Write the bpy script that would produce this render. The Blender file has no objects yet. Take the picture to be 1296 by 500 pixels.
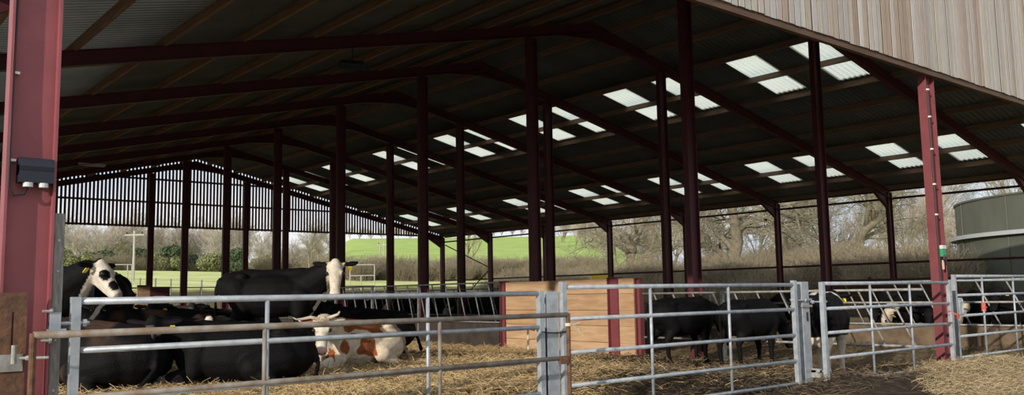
import bpy, math, random
from math import sin, cos, pi, radians, sqrt, atan2
from mathutils import Vector, Matrix, noise, Euler
random.seed(7)
scene = bpy.context.scene
COL = scene.collection

# ------------------------------------------------------------------ camera
F_PX = 1105.316
R = Matrix(((0.7676477947, -0.0575086220, -0.6382864730),
            (-0.6406401610, -0.0956445808, -0.7618610754),
            (-0.0172350616, 0.9937529233, -0.1102636844)))
CAM = Vector((0, 0, 1.5))
def ray(p): return R @ Vector((p[0] - 648, -(p[1] - 250), -F_PX))
def at_z(x, y, z=0.0): d = ray((x, y)); return CAM + d * ((z - 1.5) / d.z)
def at_y(x, y, Y): d = ray((x, y)); return CAM + d * (Y / d.y)
def at_x(x, y, X): d = ray((x, y)); return CAM + d * (X / d.x)
def at_d(x, y, dep): d = ray((x, y)); return CAM + d * (dep / F_PX)
cd = bpy.data.cameras.new('camera'); cam = bpy.data.objects.new('camera', cd); COL.objects.link(cam)
cam.matrix_world = Matrix.Translation(CAM) @ R.to_4x4()
cd.sensor_width = 36; cd.lens = F_PX / 1296 * 36; cd.clip_end = 3000; cd.clip_start = .05
scene.camera = cam

# ------------------------------------------------------------------ key dimensions (metres)
YG, BAY = 7.85, 6.0
XA, XB, XE, XL = 17.32, 23.44, 39.43, 1.316
XR, ZR, ZE = 20.2, 10.05, 5.74
def fy(k): return YG + (k + 1) * BAY
YB = fy(7)
def z_under(X):
    return ZR - (X - XR) * (ZR - ZE) / (XE - XR) if X > XR else ZR - (XR - X) * (ZR - ZE) / (XR - XL)
def z_roof(X): return z_under(X) + .56

# ------------------------------------------------------------------ materials
MATS = {}
def nt(m): return m.node_tree.nodes, m.node_tree.links
def mat(name, col, rough=.6, metal=0.0, var=None, scale=5.0, bump=0.0, bscale=40.0, spec=.3, vcol=False, detail=5, island=None, stretch=None, sheen=0.0):
    m = bpy.data.materials.new(name); m.use_nodes = True; N, L = nt(m)
    b = N['Principled BSDF']; b.inputs['Roughness'].default_value = rough; b.inputs['Metallic'].default_value = metal
    b.inputs['Specular IOR Level'].default_value = spec
    if sheen: b.inputs['Sheen Weight'].default_value = sheen
    b.inputs['Base Color'].default_value = (*col, 1)
    tc = N.new('ShaderNodeTexCoord'); src = tc.outputs['Object']
    if stretch:
        mp = N.new('ShaderNodeMapping'); mp.inputs['Scale'].default_value = stretch; L.new(src, mp.inputs['Vector']); src = mp.outputs['Vector']
    out = None
    if vcol:
        a = N.new('ShaderNodeAttribute'); a.attribute_name = 'coat'; out = a.outputs['Color']
    if island:
        g = N.new('ShaderNodeNewGeometry'); r = N.new('ShaderNodeValToRGB'); L.new(g.outputs['Random Per Island'], r.inputs['Fac'])
        r.color_ramp.interpolation = 'LINEAR'
        while len(r.color_ramp.elements) > 1: r.color_ramp.elements.remove(r.color_ramp.elements[-1])
        r.color_ramp.elements[0].position = 0; r.color_ramp.elements[0].color = (*island[0], 1)
        for i, c in enumerate(island[1:]):
            e = r.color_ramp.elements.new((i + 1) / (len(island) - 1)); e.color = (*c, 1)
        out = r.outputs['Color']
    if var:
        n = N.new('ShaderNodeTexNoise'); n.inputs['Scale'].default_value = scale; n.inputs['Detail'].default_value = detail
        L.new(src, n.inputs['Vector'])
        r = N.new('ShaderNodeValToRGB'); L.new(n.outputs['Fac'], r.inputs['Fac'])
        r.color_ramp.elements[0].position = .35; r.color_ramp.elements[1].position = .65
        if out is None:
            r.color_ramp.elements[0].color = (*col, 1); r.color_ramp.elements[1].color = (*var, 1); out = r.outputs['Color']
        else:
            r.color_ramp.elements[0].color = (1, 1, 1, 1); r.color_ramp.elements[1].color = (*var, 1)
            mx = N.new('ShaderNodeMix'); mx.data_type = 'RGBA'; mx.blend_type = 'MULTIPLY'; mx.inputs[0].default_value = 1
            L.new(out, mx.inputs[6]); L.new(r.outputs['Color'], mx.inputs[7]); out = mx.outputs[2]
    if out is not None: L.new(out, b.inputs['Base Color'])
    if bump:
        n = N.new('ShaderNodeTexNoise'); n.inputs['Scale'].default_value = bscale; n.inputs['Detail'].default_value = 4
        L.new(src, n.inputs['Vector']); bp = N.new('ShaderNodeBump'); bp.inputs['Strength'].default_value = bump; bp.inputs['Distance'].default_value = .02
        L.new(n.outputs['Fac'], bp.inputs['Height']); L.new(bp.outputs['Normal'], b.inputs['Normal'])
    MATS[name] = m
    return m
M_red = mat('red_oxide_steel_shaded', (.095, .021, .028), .55, var=(.07, .017, .023), scale=2.5, bump=.05, bscale=60, spec=.35)  # interior copy of the red paint, barn shade darkened into its colour
M_redf = mat('red_oxide_steel_lit', (.185, .045, .052), .5, var=(.15, .036, .042), scale=3, bump=.06, bscale=60, spec=.35)  # same paint towards the front, daylight put in as a lighter red
M_redl = mat('red_oxide_steel_sunlit', (.27, .075, .085), .5, var=(.22, .06, .07), scale=3, bump=.06, bscale=60, spec=.35)  # left column copy, colour lightened to stand in for strong sun
M_galv = mat('galvanised_steel', (.42, .45, .48), .5, .35, var=(.29, .32, .35), scale=9, bump=.05, spec=.4)
M_galvo = mat('weathered_galvanised_steel', (.36, .36, .35), .6, .25, var=(.24, .22, .19), scale=11, bump=.1)
M_rust = mat('rusty_tube_steel', (.26, .245, .22), .7, .2, var=(.17, .125, .09), scale=7, bump=.2)
M_rust2 = mat('heavy_rust', (.17, .085, .045), .8, .1, var=(.09, .05, .035), scale=14, bump=.3)
M_cement = mat('fibre_cement_sheet', (.125, .14, .145), .85, var=(.09, .102, .105), scale=.8, bump=.1)
M_purlin = mat('purlin_timber', (.27, .175, .12), .75, var=(.17, .115, .085), scale=4, stretch=(6, .5, 6), bump=.2)
M_eavetim = mat('dark_timber', (.12, .07, .045), .8, var=(.08, .05, .033), scale=3, stretch=(.5, 6, 6), bump=.2)
M_board = mat('weathered_boarding', (.4, .35, .3), .8, island=[(.46, .43, .40), (.34, .31, .29), (.50, .47, .45), (.37, .29, .23), (.44, .43, .43), (.29, .22, .165), (.47, .42, .37), (.40, .39, .33), (.53, .50, .48)],
              var=(.84, .81, .78), scale=5, stretch=(9, 9, .8), bump=.35, bscale=30)
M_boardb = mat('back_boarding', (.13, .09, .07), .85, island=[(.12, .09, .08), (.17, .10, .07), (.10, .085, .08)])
M_ply = mat('pen_wall_timber', (.52, .34, .19), .75, var=(.80, .74, .68), scale=2.2, stretch=(3, .8, 5), bump=.2, detail=4, island=[(.55, .37, .22), (.45, .29, .17), (.52, .35, .21), (.41, .26, .15)])
M_kickd = mat('shaded_kick_board', (.05, .038, .03), .9, var=(.03, .024, .02), scale=3)  # shadow on the barrier foot put into the timber as darker brown
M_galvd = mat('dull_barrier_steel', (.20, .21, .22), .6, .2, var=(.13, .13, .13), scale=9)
M_kick = mat('kick_board_timber', (.17, .12, .075), .85, var=(.10, .07, .045), scale=3, bump=.2)
M_grey = mat('grey_wood', (.28, .27, .25), .85, var=(.17, .16, .15), scale=12, stretch=(4, 4, .6), bump=.3)
M_conc = mat('concrete', (.33, .31, .28), .9, var=(.22, .20, .17), scale=3, bump=.2)
M_black = mat('black_plastic', (.018, .022, .032), .45, bump=.02)
M_dark = mat('dark_metal', (.03, .03, .032), .5, .3)
M_white = mat('white_plastic', (.55, .56, .55), .5)
M_green = mat('green_plastic', (.03, .28, .13), .5)
M_cork = mat('pale_wood', (.55, .42, .28), .8)
M_orange = mat('orange_twine', (.55, .13, .09), .8)
M_twine = mat('frayed_twine', (.62, .55, .42), .9)
M_tank = mat('olive_green_tank', (.10, .106, .082), .5, var=(.085, .09, .07), scale=.6, bump=.04, bscale=3)
M_tankl = mat('tank_band_steel', (.50, .52, .52), .5, .4)
M_lamp = mat('lamp_glass', (.8, .82, .75), .2, spec=.8)
M_yellow = mat('yellow_tag', (.78, .62, .03), .5)
M_yellow2 = mat('machine_yellow', (.72, .50, .05), .5)
M_tagw = mat('pale_tag', (.72, .70, .62), .5)
M_eye = mat('eye', (.01, .008, .006), .1, spec=.8)
M_horn = mat('horn', (.55, .47, .36), .5)
M_coat = mat('cattle_coat', (.02, .02, .02), .7, vcol=True, var=(.78, .74, .70), scale=14, bump=.5, bscale=45, spec=.12)
M_pink = mat('pink_muzzle', (.62, .33, .28), .4)
M_straw = mat('straw_blade', (.6, .45, .2), .65, island=[(.52, .37, .18), (.30, .19, .08), (.66, .51, .28), (.19, .12, .055), (.54, .40, .20), (.25, .16, .075)])
M_straws = mat('yard_straw', (.4, .3, .15), .7, island=[(.36, .28, .15), (.24, .17, .09), (.46, .37, .22), (.17, .12, .065), (.38, .30, .17)])
M_strawd = mat('soiled_straw', (.2, .14, .07), .8, island=[(.10, .07, .04), (.06, .042, .027), (.20, .15, .09), (.045, .032, .022)])
M_bark = mat('bark', (.25, .215, .155), .9, var=(.16, .14, .10), scale=3, bump=.5, bscale=12)
M_twig = mat('bare_twigs', (.30, .25, .18), .9, island=[(.25, .22, .15), (.17, .15, .10), (.32, .285, .20)])
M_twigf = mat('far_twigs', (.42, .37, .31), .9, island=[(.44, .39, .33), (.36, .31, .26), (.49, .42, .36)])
M_brush = mat('brushwood', (.3, .24, .16), .9, island=[(.25, .205, .145), (.18, .145, .10), (.31, .26, .18), (.21, .20, .12)])
M_leaf = mat('evergreen_leaves', (.06, .09, .04), .8, island=[(.07, .10, .05), (.045, .075, .035), (.11, .13, .06)])
M_leafy = mat('ivy_leaves', (.2, .22, .09), .8, island=[(.22, .24, .10), (.15, .17, .07), (.30, .30, .15)])
M_pole = mat('pole_timber', (.42, .40, .36), .8)

def translucent():
    m = bpy.data.materials.new('rooflight_sheet'); m.use_nodes = True; N, L = nt(m)
    N.remove(N['Principled BSDF']); o = N['Material Output']
    t = N.new('ShaderNodeBsdfTranslucent'); t.inputs['Color'].default_value = (.93, .96, .90, 1)
    d = N.new('ShaderNodeBsdfDiffuse'); d.inputs['Color'].default_value = (.7, .73, .66, 1)
    x = N.new('ShaderNodeMixShader'); x.inputs[0].default_value = .12
    L.new(t.outputs[0], x.inputs[1]); L.new(d.outputs[0], x.inputs[2]); L.new(x.outputs[0], o.inputs['Surface'])
    return m
M_roofl = translucent()

# ------------------------------------------------------------------ mesh builder
class MB:
    def __init__(s): s.v = []; s.f = []; s.c = None
    def add(s, vs, fs):
        n = len(s.v); s.v += [tuple(v) for v in vs]; s.f += [tuple(i + n for i in f) for f in fs]
    def box(s, x0, x1, y0, y1, z0, z1):
        s.add([(x0,y0,z0),(x1,y0,z0),(x1,y1,z0),(x0,y1,z0),(x0,y0,z1),(x1,y0,z1),(x1,y1,z1),(x0,y1,z1)],
              [(3,2,1,0),(4,5,6,7),(0,1,5,4),(1,2,6,5),(2,3,7,6),(3,0,4,7)]); return s
    def bar(s, a, b, w, h, up=(0, 0, 1)):
        a = Vector(a); b = Vector(b); d = (b - a).normalized(); u = Vector(up)
        if abs(d.dot(u)) > .99: u = Vector((1, 0, 0))
        r = d.cross(u).normalized(); u = r.cross(d)
        vs = [p + r * (w/2) * i + u * (h/2) * j for p in (a, b) for i, j in ((-1,-1),(1,-1),(1,1),(-1,1))]
        s.add(vs, [(0,1,2,3),(7,6,5,4),(0,4,5,1),(1,5,6,2),(2,6,7,3),(3,7,4,0)]); return s
    def tube(s, pts, rad, n=10, cap=True):
        pts = [Vector(p) for p in pts]
        if not hasattr(rad, '__len__'): rad = [rad] * len(pts)
        vs = []; fs = []; ref = None
        for i, p in enumerate(pts):
            d = (pts[min(i+1, len(pts)-1)] - pts[max(i-1, 0)]).normalized()
            if ref is None: ref = Vector((0,0,1)) if abs(d.z) < .9 else Vector((1,0,0))
            r = d.cross(ref).normalized(); u = r.cross(d); ref = u
            vs += [p + (r * cos(2*pi*k/n) + u * sin(2*pi*k/n)) * rad[i] for k in range(n)]
        for i in range(len(pts)-1):
            for k in range(n):
                a = i*n+k; b = i*n+(k+1) % n; fs.append((a, b, b+n, a+n))
        if cap:
            fs.append(tuple(range(n-1, -1, -1))); fs.append(tuple(range((len(pts)-1)*n, len(pts)*n)))
        s.add(vs, fs); return s
    def prism(s, poly, z0, z1, M=None):
        n = len(poly); vs = [Vector((x, y, z)) for z in (z0, z1) for x, y in poly]
        if M is not None: vs = [M @ v for v in vs]
        s.add(vs, [tuple(range(n-1, -1, -1)), tuple(range(n, 2*n))] + [(i, (i+1) % n, (i+1) % n+n, i+n) for i in range(n)]); return s
    def ball(s, c, r, n=12, M=None):
        if not hasattr(r, '__len__'): r = (r, r, r)
        vs = [Vector((0, 0, r[2]))]; fs = []; h = n//2
        for i in range(1, h):
            for k in range(n):
                t = pi*i/h; p = 2*pi*k/n; vs.append(Vector((r[0]*sin(t)*cos(p), r[1]*sin(t)*sin(p), r[2]*cos(t))))
        vs.append(Vector((0, 0, -r[2])))
        for k in range(n): fs.append((0, 1+k, 1+(k+1) % n))
        for i in range(h-2):
            for k in range(n):
                a = 1+i*n+k; b = 1+i*n+(k+1) % n; fs.append((a, a+n, b+n, b))
        l = len(vs)-1
        for k in range(n): fs.append((l, l-n+(k+1) % n, l-n+k))
        c = Vector(c); vs = [(M @ v if M is not None else v) + c for v in vs]
        s.add(vs, fs); return s
    def caps(s, a, b, ra, rb, n=12, flat=1.0):
        a = Vector(a); b = Vector(b); d = (b-a); L = d.length or 1e-6; q = d.to_track_quat('Z', 'Y')
        vs = []; fs = []; rings = []
        for t in (-1, -.92, -.7, -.38): rings.append((ra*t, ra*sqrt(max(0, 1-t*t))))
        rings.append((0, ra)); rings.append((L, rb))
        for t in (.38, .7, .92, 1): rings.append((L+rb*t, rb*sqrt(max(0, 1-t*t))))
        for z, r in rings:
            r = max(r, 1e-4)
            for k in range(n): vs.append(a + q @ Vector((r*cos(2*pi*k/n), r*flat*sin(2*pi*k/n), z)))
        for i in range(len(rings)-1):
            for k in range(n):
                p = i*n+k; o = i*n+(k+1) % n; fs.append((p, o, o+n, p+n))
        fs.append(tuple(range(n-1, -1, -1))); fs.append(tuple(range((len(rings)-1)*n, len(rings)*n)))
        s.add(vs, fs); return s
    def mesh(s, name, m, org=(0, 0, 0), smooth=False):
        me = bpy.data.meshes.new(name); o = Vector(org)
        me.from_pydata([tuple(Vector(v)-o) for v in s.v], [], s.f); me.materials.append(m)
        if smooth: me.shade_smooth()
        return me
    def build(s, name, m, parent=None, org=None, smooth=False):
        if org is None: org = parent.location if parent is not None else (0, 0, 0)
        o = bpy.data.objects.new(name, s.mesh(name, m, org, smooth)); COL.objects.link(o)
        if parent is not None:
            o.parent = parent
            # sub-parts: parent's own location is already zero in thing space
        else: o.location = org
        return o
def sub(mb, name, m, parent, org, smooth=False):      # a sub-part of a part whose vertices share the thing's origin
    o = bpy.data.objects.new(name, mb.mesh(name, m, org, smooth)); COL.objects.link(o); o.parent = parent; return o
def tag(o, label, cat, group=None, kind=None):
    if label: o['label'] = label
    if cat: o['category'] = cat
    if group: o['group'] = group
    if kind: o['kind'] = kind
    return o
def thing(name, loc, label, cat, group=None, rz=0.0):
    o = bpy.data.objects.new(name, None); COL.objects.link(o); o.location = loc; o.rotation_euler = (0, 0, rz); o.empty_display_size = .2
    return tag(o, label, cat, group)
def copy_tree(o, parent=None):
    c = o.copy(); COL.objects.link(c); c.parent = parent
    for ch in list(o.children): copy_tree(ch, c)
    return c
def ordinal(i): return ['first', 'second', 'third', 'fourth', 'fifth', 'sixth', 'seventh', 'eighth', 'ninth', 'tenth', 'eleventh', 'twelfth', 'thirteenth', 'fourteenth', 'fifteenth', 'sixteenth'][i]

# ------------------------------------------------------------------ ground
def sst(a, b, x):
    t = min(1, max(0, (x-a)/(b-a))); return t*t*(3-2*t)
def gz(x, y):
    inside = sst(7.9, 9.6, y) * sst(-1, 2, x)
    bed = .25*(1-sst(9.5, 15.5, x)) - .14*sst(9.5, 15.5, x)
    bed += .30*sst(14.3, 15.6, y)*(1-sst(7.8, 10.2, x))*(1-sst(20, 24, y))
    bed = bed if x < 20 else -.12
    out = 0.02
    z = bed*inside + out*(1-inside)
    n = noise.noise(Vector((x*.8, y*.8, 0)))*.05 + noise.noise(Vector((x*2.3, y*2.3, 3)))*.035
    mound = .16*math.exp(-((x-12.4)/1.1)**2-((y-7.0)/.9)**2) + .14*math.exp(-((x-15.3)/1.9)**2-((y-6.6)/.6)**2) + .1*math.exp(-((x-17.6)/.9)**2-((y-7.2)/.5)**2)
    amp = 1 if y > 6 else .5
    return z + n*amp + mound - .06*math.exp(-((y-7.65)/.5)**2)
def ground():
    xs = []; x = -12.0
    while x < 48: xs.append(x); x += .2 if 0 < x < 22 else .6
    ys = []; y = -8.0
    while y < 60: ys.append(y); y += .2 if 4 < y < 22 else .6
    mb = MB(); W = len(xs)
    mb.v = [(x, y, gz(x, y)) for y in ys for x in xs]
    mb.f = [(j*W+i, j*W+i+1, (j+1)*W+i+1, (j+1)*W+i) for j in range(len(ys)-1) for i in range(W-1)]
    m = bpy.data.materials.new('yard_and_bedding'); m.use_nodes = True; N, L = nt(m); b = N['Principled BSDF']; b.inputs['Roughness'].default_value = .9
    b.inputs['Specular IOR Level'].default_value = .15
    tc = N.new('ShaderNodeTexCoord'); sep = N.new('ShaderNodeSeparateXYZ'); L.new(tc.outputs['Object'], sep.inputs[0])
    def ns(sc, det=6):
        n = N.new('ShaderNodeTexNoise'); n.inputs['Scale'].default_value = sc; n.inputs['Detail'].default_value = det; L.new(tc.outputs['Object'], n.inputs['Vector']); return n
    def ramp(src, e):
        r = N.new('ShaderNodeValToRGB'); L.new(src, r.inputs['Fac'])
        r.color_ramp.elements[0].position = e[0][0]; r.color_ramp.elements[0].color = (*e[0][1], 1)
        r.color_ramp.elements[1].position = e[-1][0]; r.color_ramp.elements[1].color = (*e[-1][1], 1)
        for p, c in e[1:-1]: q = r.color_ramp.elements.new(p); q.color = (*c, 1)
        return r.outputs['Color']
    def mth(op, a, b_, clamp=False):
        n = N.new('ShaderNodeMath'); n.operation = op; n.use_clamp = clamp
        for i, v in ((0, a), (1, b_)):
            if isinstance(v, (int, float)): n.inputs[i].default_value = v
            else: L.new(v, n.inputs[i])
        return n.outputs[0]
    straw = ramp(ns(16, 8).outputs['Fac'], [(.3, (.055, .036, .016)), (.5, (.15, .10, .045)), (.72, (.30, .21, .10))])
    dung = ramp(ns(7, 8).outputs['Fac'], [(.3, (.022, .015, .010)), (.55, (.050, .034, .022)), (.8, (.12, .085, .05))])
    conc = ramp(ns(4, 6).outputs['Fac'], [(.3, (.20, .155, .10)), (.7, (.33, .275, .20))])
    nz = mth('MULTIPLY', mth('SUBTRACT', ns(.9, 5).outputs['Fac'], .5), 5.0)
    # dung where x > 11.3 (drifting) inside, or x > 9.5 just inside the gates
    xx = mth('ADD', mth('ADD', sep.outputs['X'], nz), mth('MULTIPLY', mth('SUBTRACT', 8.0, sep.outputs['Y']), .8))
    f1 = mth('DIVIDE', mth('SUBTRACT', xx, 7.8), 1.6, True)
    x2 = mth('DIVIDE', mth('SUBTRACT', mth('ADD', sep.outputs['X'], mth('MULTIPLY', nz, .5)), 17.2), 1.0, True)
    keep = mth('SUBTRACT', 1.0, x2, True)
    outy = mth('DIVIDE', mth('SUBTRACT', 7.3, mth('ADD', sep.outputs['Y'], mth('MULTIPLY', nz, .2))), .6, True)
    farx = mth('DIVIDE', mth('SUBTRACT', mth('ADD', mth('SUBTRACT', sep.outputs['X'], mth('MULTIPLY', mth('SUBTRACT', sep.outputs['Y'], 6.1), 1.9)), mth('MULTIPLY', nz, .4)), 12.8), .8, True)
    neary = mth('DIVIDE', mth('SUBTRACT', 5.2, mth('ADD', sep.outputs['Y'], mth('MULTIPLY', nz, .3))), .6, True)
    outy = mth('MULTIPLY', outy, mth('MAXIMUM', farx, neary))
    mx1 = N.new('ShaderNodeMix'); mx1.data_type = 'RGBA'; L.new(f1, mx1.inputs[0]); L.new(straw, mx1.inputs[6]); L.new(dung, mx1.inputs[7])
    silage = ramp(ns(9, 8).outputs['Fac'], [(.3, (.10, .07, .035)), (.7, (.30, .22, .12))])
    mx2 = N.new('ShaderNodeMix'); mx2.data_type = 'RGBA'; L.new(x2, mx2.inputs[0]); L.new(mx1.outputs[2], mx2.inputs[6]); L.new(silage, mx2.inputs[7])
    mx3 = N.new('ShaderNodeMix'); mx3.data_type = 'RGBA'; L.new(outy, mx3.inputs[0]); L.new(mx2.outputs[2], mx3.inputs[6]); L.new(conc, mx3.inputs[7])
    L.new(mx3.outputs[2], b.inputs['Base Color'])
    bp = N.new('ShaderNodeBump'); bp.inputs['Strength'].default_value = .8; bp.inputs['Distance'].default_value = .03
    L.new(ns(22, 8).outputs['Fac'], bp.inputs['Height']); L.new(bp.outputs['Normal'], b.inputs['Normal'])
    o = mb.build('floor', m, smooth=True); tag(o, None, None, kind='structure')
ground()

PR = [(0, -.35), (1.5, -.3), (6, 1.2), (15, 2.4), (80, 6.2), (120, 9.5), (200, 17), (310, 27), (420, 31), (700, 33)]
def tz(x, y):
    dx = max(-14-x, 0, x-46); dy = max(-9-y, 0, y-59); d = sqrt(dx*dx+dy*dy)
    if y < 10 : 
        k = sst(-10, 10, y)
    else: k = 1
    for (a, za), (b, zb) in zip(PR, PR[1:]):
        if d <= b: z = za + (zb-za)*(d-a)/(b-a); break
    else: z = PR[-1][1]
    z = z if z < 0 else z*(.35+.65*k)
    az = atan2(y, x)
    if x > 5 and y > -200:
        rel = R.transposed() @ Vector((x, y, 0)); px = 648+F_PX*rel.x/max(1, -rel.z) if rel.z < 0 else 2000
        fac = .42+.58*sst(385, 440, px)-.62*sst(745, 860, px)
        z = z if z < 3 else 3+(z-3)*(fac if d > 85 else 1-(1-fac)*sst(50, 85, d))
    if d > 5: z += 1.1*noise.noise(Vector((x*.012, y*.012, 0)))*min(1, d/60)
    return z
def terrain():
    rs = [0, 15, 30, 40, 47, 53, 57, 60, 62, 64, 66, 68, 70, 72, 74, 77, 80, 84, 88, 94, 100, 110, 120, 135, 150, 170, 190, 215, 240, 270, 300, 330, 370, 420, 500, 700]
    A = 180; mb = MB()
    for r in rs:
        for a in range(A):
            t = radians(-60 + 220*a/(A-1)); x = r*cos(t); y = r*sin(t); mb.v.append((x, y, tz(x, y)))
    for i in range(len(rs)-1):
        for a in range(A-1): mb.f.append((i*A+a, (i+1)*A+a, (i+1)*A+a+1, i*A+a+1))
    m = bpy.data.materials.new('pasture'); m.use_nodes = True; N, L = nt(m); b = N['Principled BSDF']; b.inputs['Roughness'].default_value = 1; b.inputs['Specular IOR Level'].default_value = 0
    tc = N.new('ShaderNodeTexCoord'); n = N.new('ShaderNodeTexNoise'); n.inputs['Scale'].default_value = .25; n.inputs['Detail'].default_value = 10; L.new(tc.outputs['Object'], n.inputs['Vector'])
    r = N.new('ShaderNodeValToRGB'); L.new(n.outputs['Fac'], r.inputs['Fac'])
    r.color_ramp.elements[0].position = .3; r.color_ramp.elements[0].color = (.42, .46, .18, 1); r.color_ramp.elements[1].position = .7; r.color_ramp.elements[1].color = (.60, .62, .30, 1)
    n2 = N.new('ShaderNodeTexNoise'); n2.inputs['Scale'].default_value = 3; n2.inputs['Detail'].default_value = 6; L.new(tc.outputs['Object'], n2.inputs['Vector'])
    bp = N.new('ShaderNodeBump'); bp.inputs['Strength'].default_value = .4; L.new(n2.outputs['Fac'], bp.inputs['Height']); L.new(bp.outputs['Normal'], b.inputs['Normal'])
    sp = N.new('ShaderNodeSeparateXYZ'); L.new(tc.outputs['Object'], sp.inputs[0])
    def M(op, a, b_, cl=False):
        q = N.new('ShaderNodeMath'); q.operation = op; q.use_clamp = cl
        for i, v in ((0, a), (1, b_)):
            if isinstance(v, (int, float)): q.inputs[i].default_value = v
            else: L.new(v, q.inputs[i])
        return q.outputs[0]
    dd = M('MAXIMUM', M('SUBTRACT', sp.outputs['Y'], 59.0), M('SUBTRACT', sp.outputs['X'], 46.0))
    dd = M('ADD', dd, M('MULTIPLY', M('SUBTRACT', n.outputs['Fac'], .5), 6.0))
    hill = M('DIVIDE', M('SUBTRACT', dd, 60.0), 25.0, True); near = M('DIVIDE', M('SUBTRACT', 15.0, dd), 2.5, True)
    def mix(f, a, c):
        q = N.new('ShaderNodeMix'); q.data_type = 'RGBA'; L.new(f, q.inputs[0]); L.new(a, q.inputs[6])
        if isinstance(c, tuple): q.inputs[7].default_value = c
        else: L.new(c, q.inputs[7])
        return q.outputs[2]
    r2 = N.new('ShaderNodeValToRGB'); L.new(n.outputs['Fac'], r2.inputs['Fac']); r2.color_ramp.elements[0].position = .3; r2.color_ramp.elements[0].color = (.30, .40, .115, 1); r2.color_ramp.elements[1].position = .7; r2.color_ramp.elements[1].color = (.40, .50, .18, 1)
    cc = mix(hill, r.outputs['Color'], r2.outputs['Color']); cc = mix(near, cc, (.115, .105, .06, 1))
    L.new(cc, b.inputs['Base Color'])
    o = mb.build('pasture_hillside', m, smooth=True); tag(o, None, None, kind='structure')
terrain()

# ------------------------------------------------------------------ steel frame
def i_section(d=.364, w=.165, tf=.02, tw=.014):
    h = w/2; t = tw/2
    return [(0,-h),(tf,-h),(tf,-t),(d-tf,-t),(d-tf,-h),(d,-h),(d,h),(d-tf,h),(d-tf,t),(tf,t),(tf,h),(0,h)]
def column(x, y, ztop, label, m=M_red, group=None, zb=None, plate=True):
    zb = gz(x+.18, y)-.12 if zb is None else zb
    t = thing('steel_column', (x, y, zb), label, 'column', group)
    mb = MB(); mb.prism([(x+a, y+b) for a, b in i_section()], zb, ztop); mb.build('column_shaft', m, t)
    if plate:
        mb = MB(); mb.box(x-.05, x+.42, y-.13, y+.13, zb, zb+.14)
        for sx in (0, .364):
            for sy in (-.1, .1): mb.tube([(x+sx+(.025 if sx else -.025), y+sy, zb+.13), (x+sx+(.025 if sx else -.025), y+sy, zb+.18)], .012, 6)
        mb.build('base_plate', m, t)
    mb = MB(); mb.box(x-.02, x+.384, y-.1, y+.1, ztop-.02, ztop); mb.build('cap_plate', m, t)
    return t
cols = {}
for k in range(-1, 8):
    if k == -1: lab = 'sunlit red steel column at right of the open gable, its head under the boarding'
    else: lab = 'dark red steel column, %s behind the right gable column in the row up to the ridge' % ordinal(k)
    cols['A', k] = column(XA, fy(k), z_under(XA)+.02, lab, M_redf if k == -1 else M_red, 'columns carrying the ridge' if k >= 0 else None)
for k in range(0, 8):
    column(XB, fy(k), z_under(XB+.36)+.02, 'dark red steel column along the far side of the feed passage, %s from the front' % ordinal(k), M_red, 'columns beyond the feed passage')
for k in range(0, 8):
    column(XE, fy(k), ZE+.2, 'dark red eaves column on the open far side, %s from the front' % ordinal(k), M_red, 'eaves columns on the far side', zb=-.4)
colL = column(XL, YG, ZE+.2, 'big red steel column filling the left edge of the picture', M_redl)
for xx in (7.9, 30.5):
    pass

def rafter(k, side):
    y = fy(k); w = .09; x0, x1 = (XL, XR) if side == 'left' else (XR, XE+.364)
    z0, z1 = z_under(x0) if side == 'left' else ZR, ZR if side == 'left' else z_under(XE+.364)
    lab = 'dark red %s rafter of the %s roof frame from the front' % (('left-hand' if side == 'left' else 'right-hand'), ordinal(k+1))
    t = thing('roof_rafter', (x0, y, z0), lab, 'rafter', 'rafters of the roof frames')
    mb = MB()
    for dz, hh, ww in ((0, .02, w), (.33, .02, w), (0, .35, .006)):
        mb.add([(x0, y-ww, z0+dz), (x1, y-ww, z1+dz), (x1, y+ww, z1+dz), (x0, y+ww, z0+dz), (x0, y-ww, z0+dz+hh), (x1, y-ww, z1+dz+hh), (x1, y+ww, z1+dz+hh), (x0, y+ww, z0+dz+hh)],
               [(3,2,1,0),(4,5,6,7),(0,1,5,4),(1,2,6,5),(2,3,7,6),(3,0,4,7)])
    mb.build('rafter_beam', M_red, t)
    # eaves haunch and apex haunch, tapered steel cuttings under the beam
    def wedge(name, a, b, c):
        mb = MB()
        n = (Vector((0, .006, 0)))
        mb.add([Vector(p)-n for p in (a, b, c)]+[Vector(p)+n for p in (a, b, c)], [(0,1,2),(5,4,3),(0,3,4,1),(1,4,5,2),(2,5,3,0)])
        mb.bar(b, c, .17, .02)
        mb.build(name, M_red, t)
    if side == 'right':
        xe = XE
        wedge('eaves_haunch', (xe, y, z_under(xe)+.01), (xe, y, z_under(xe)-.52), (xe-1.45, y, z_under(xe-1.45)+.0))
        wedge('apex_haunch', (XR, y, ZR), (XR, y, ZR-.2), (XR+1.5, y, z_under(XR+1.5)))
    else:
        xe = XL+.364
        wedge('eaves_haunch', (xe, y, z_under(xe)+.01), (xe, y, z_under(xe)-.52), (xe+1.45, y, z_under(xe+1.45)))
        wedge('apex_haunch', (XR, y, ZR), (XR, y, ZR-.2), (XR-1.5, y, z_under(XR-1.5)))
for k in range(-1, 8):
    rafter(k, 'left'); rafter(k, 'right')

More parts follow.
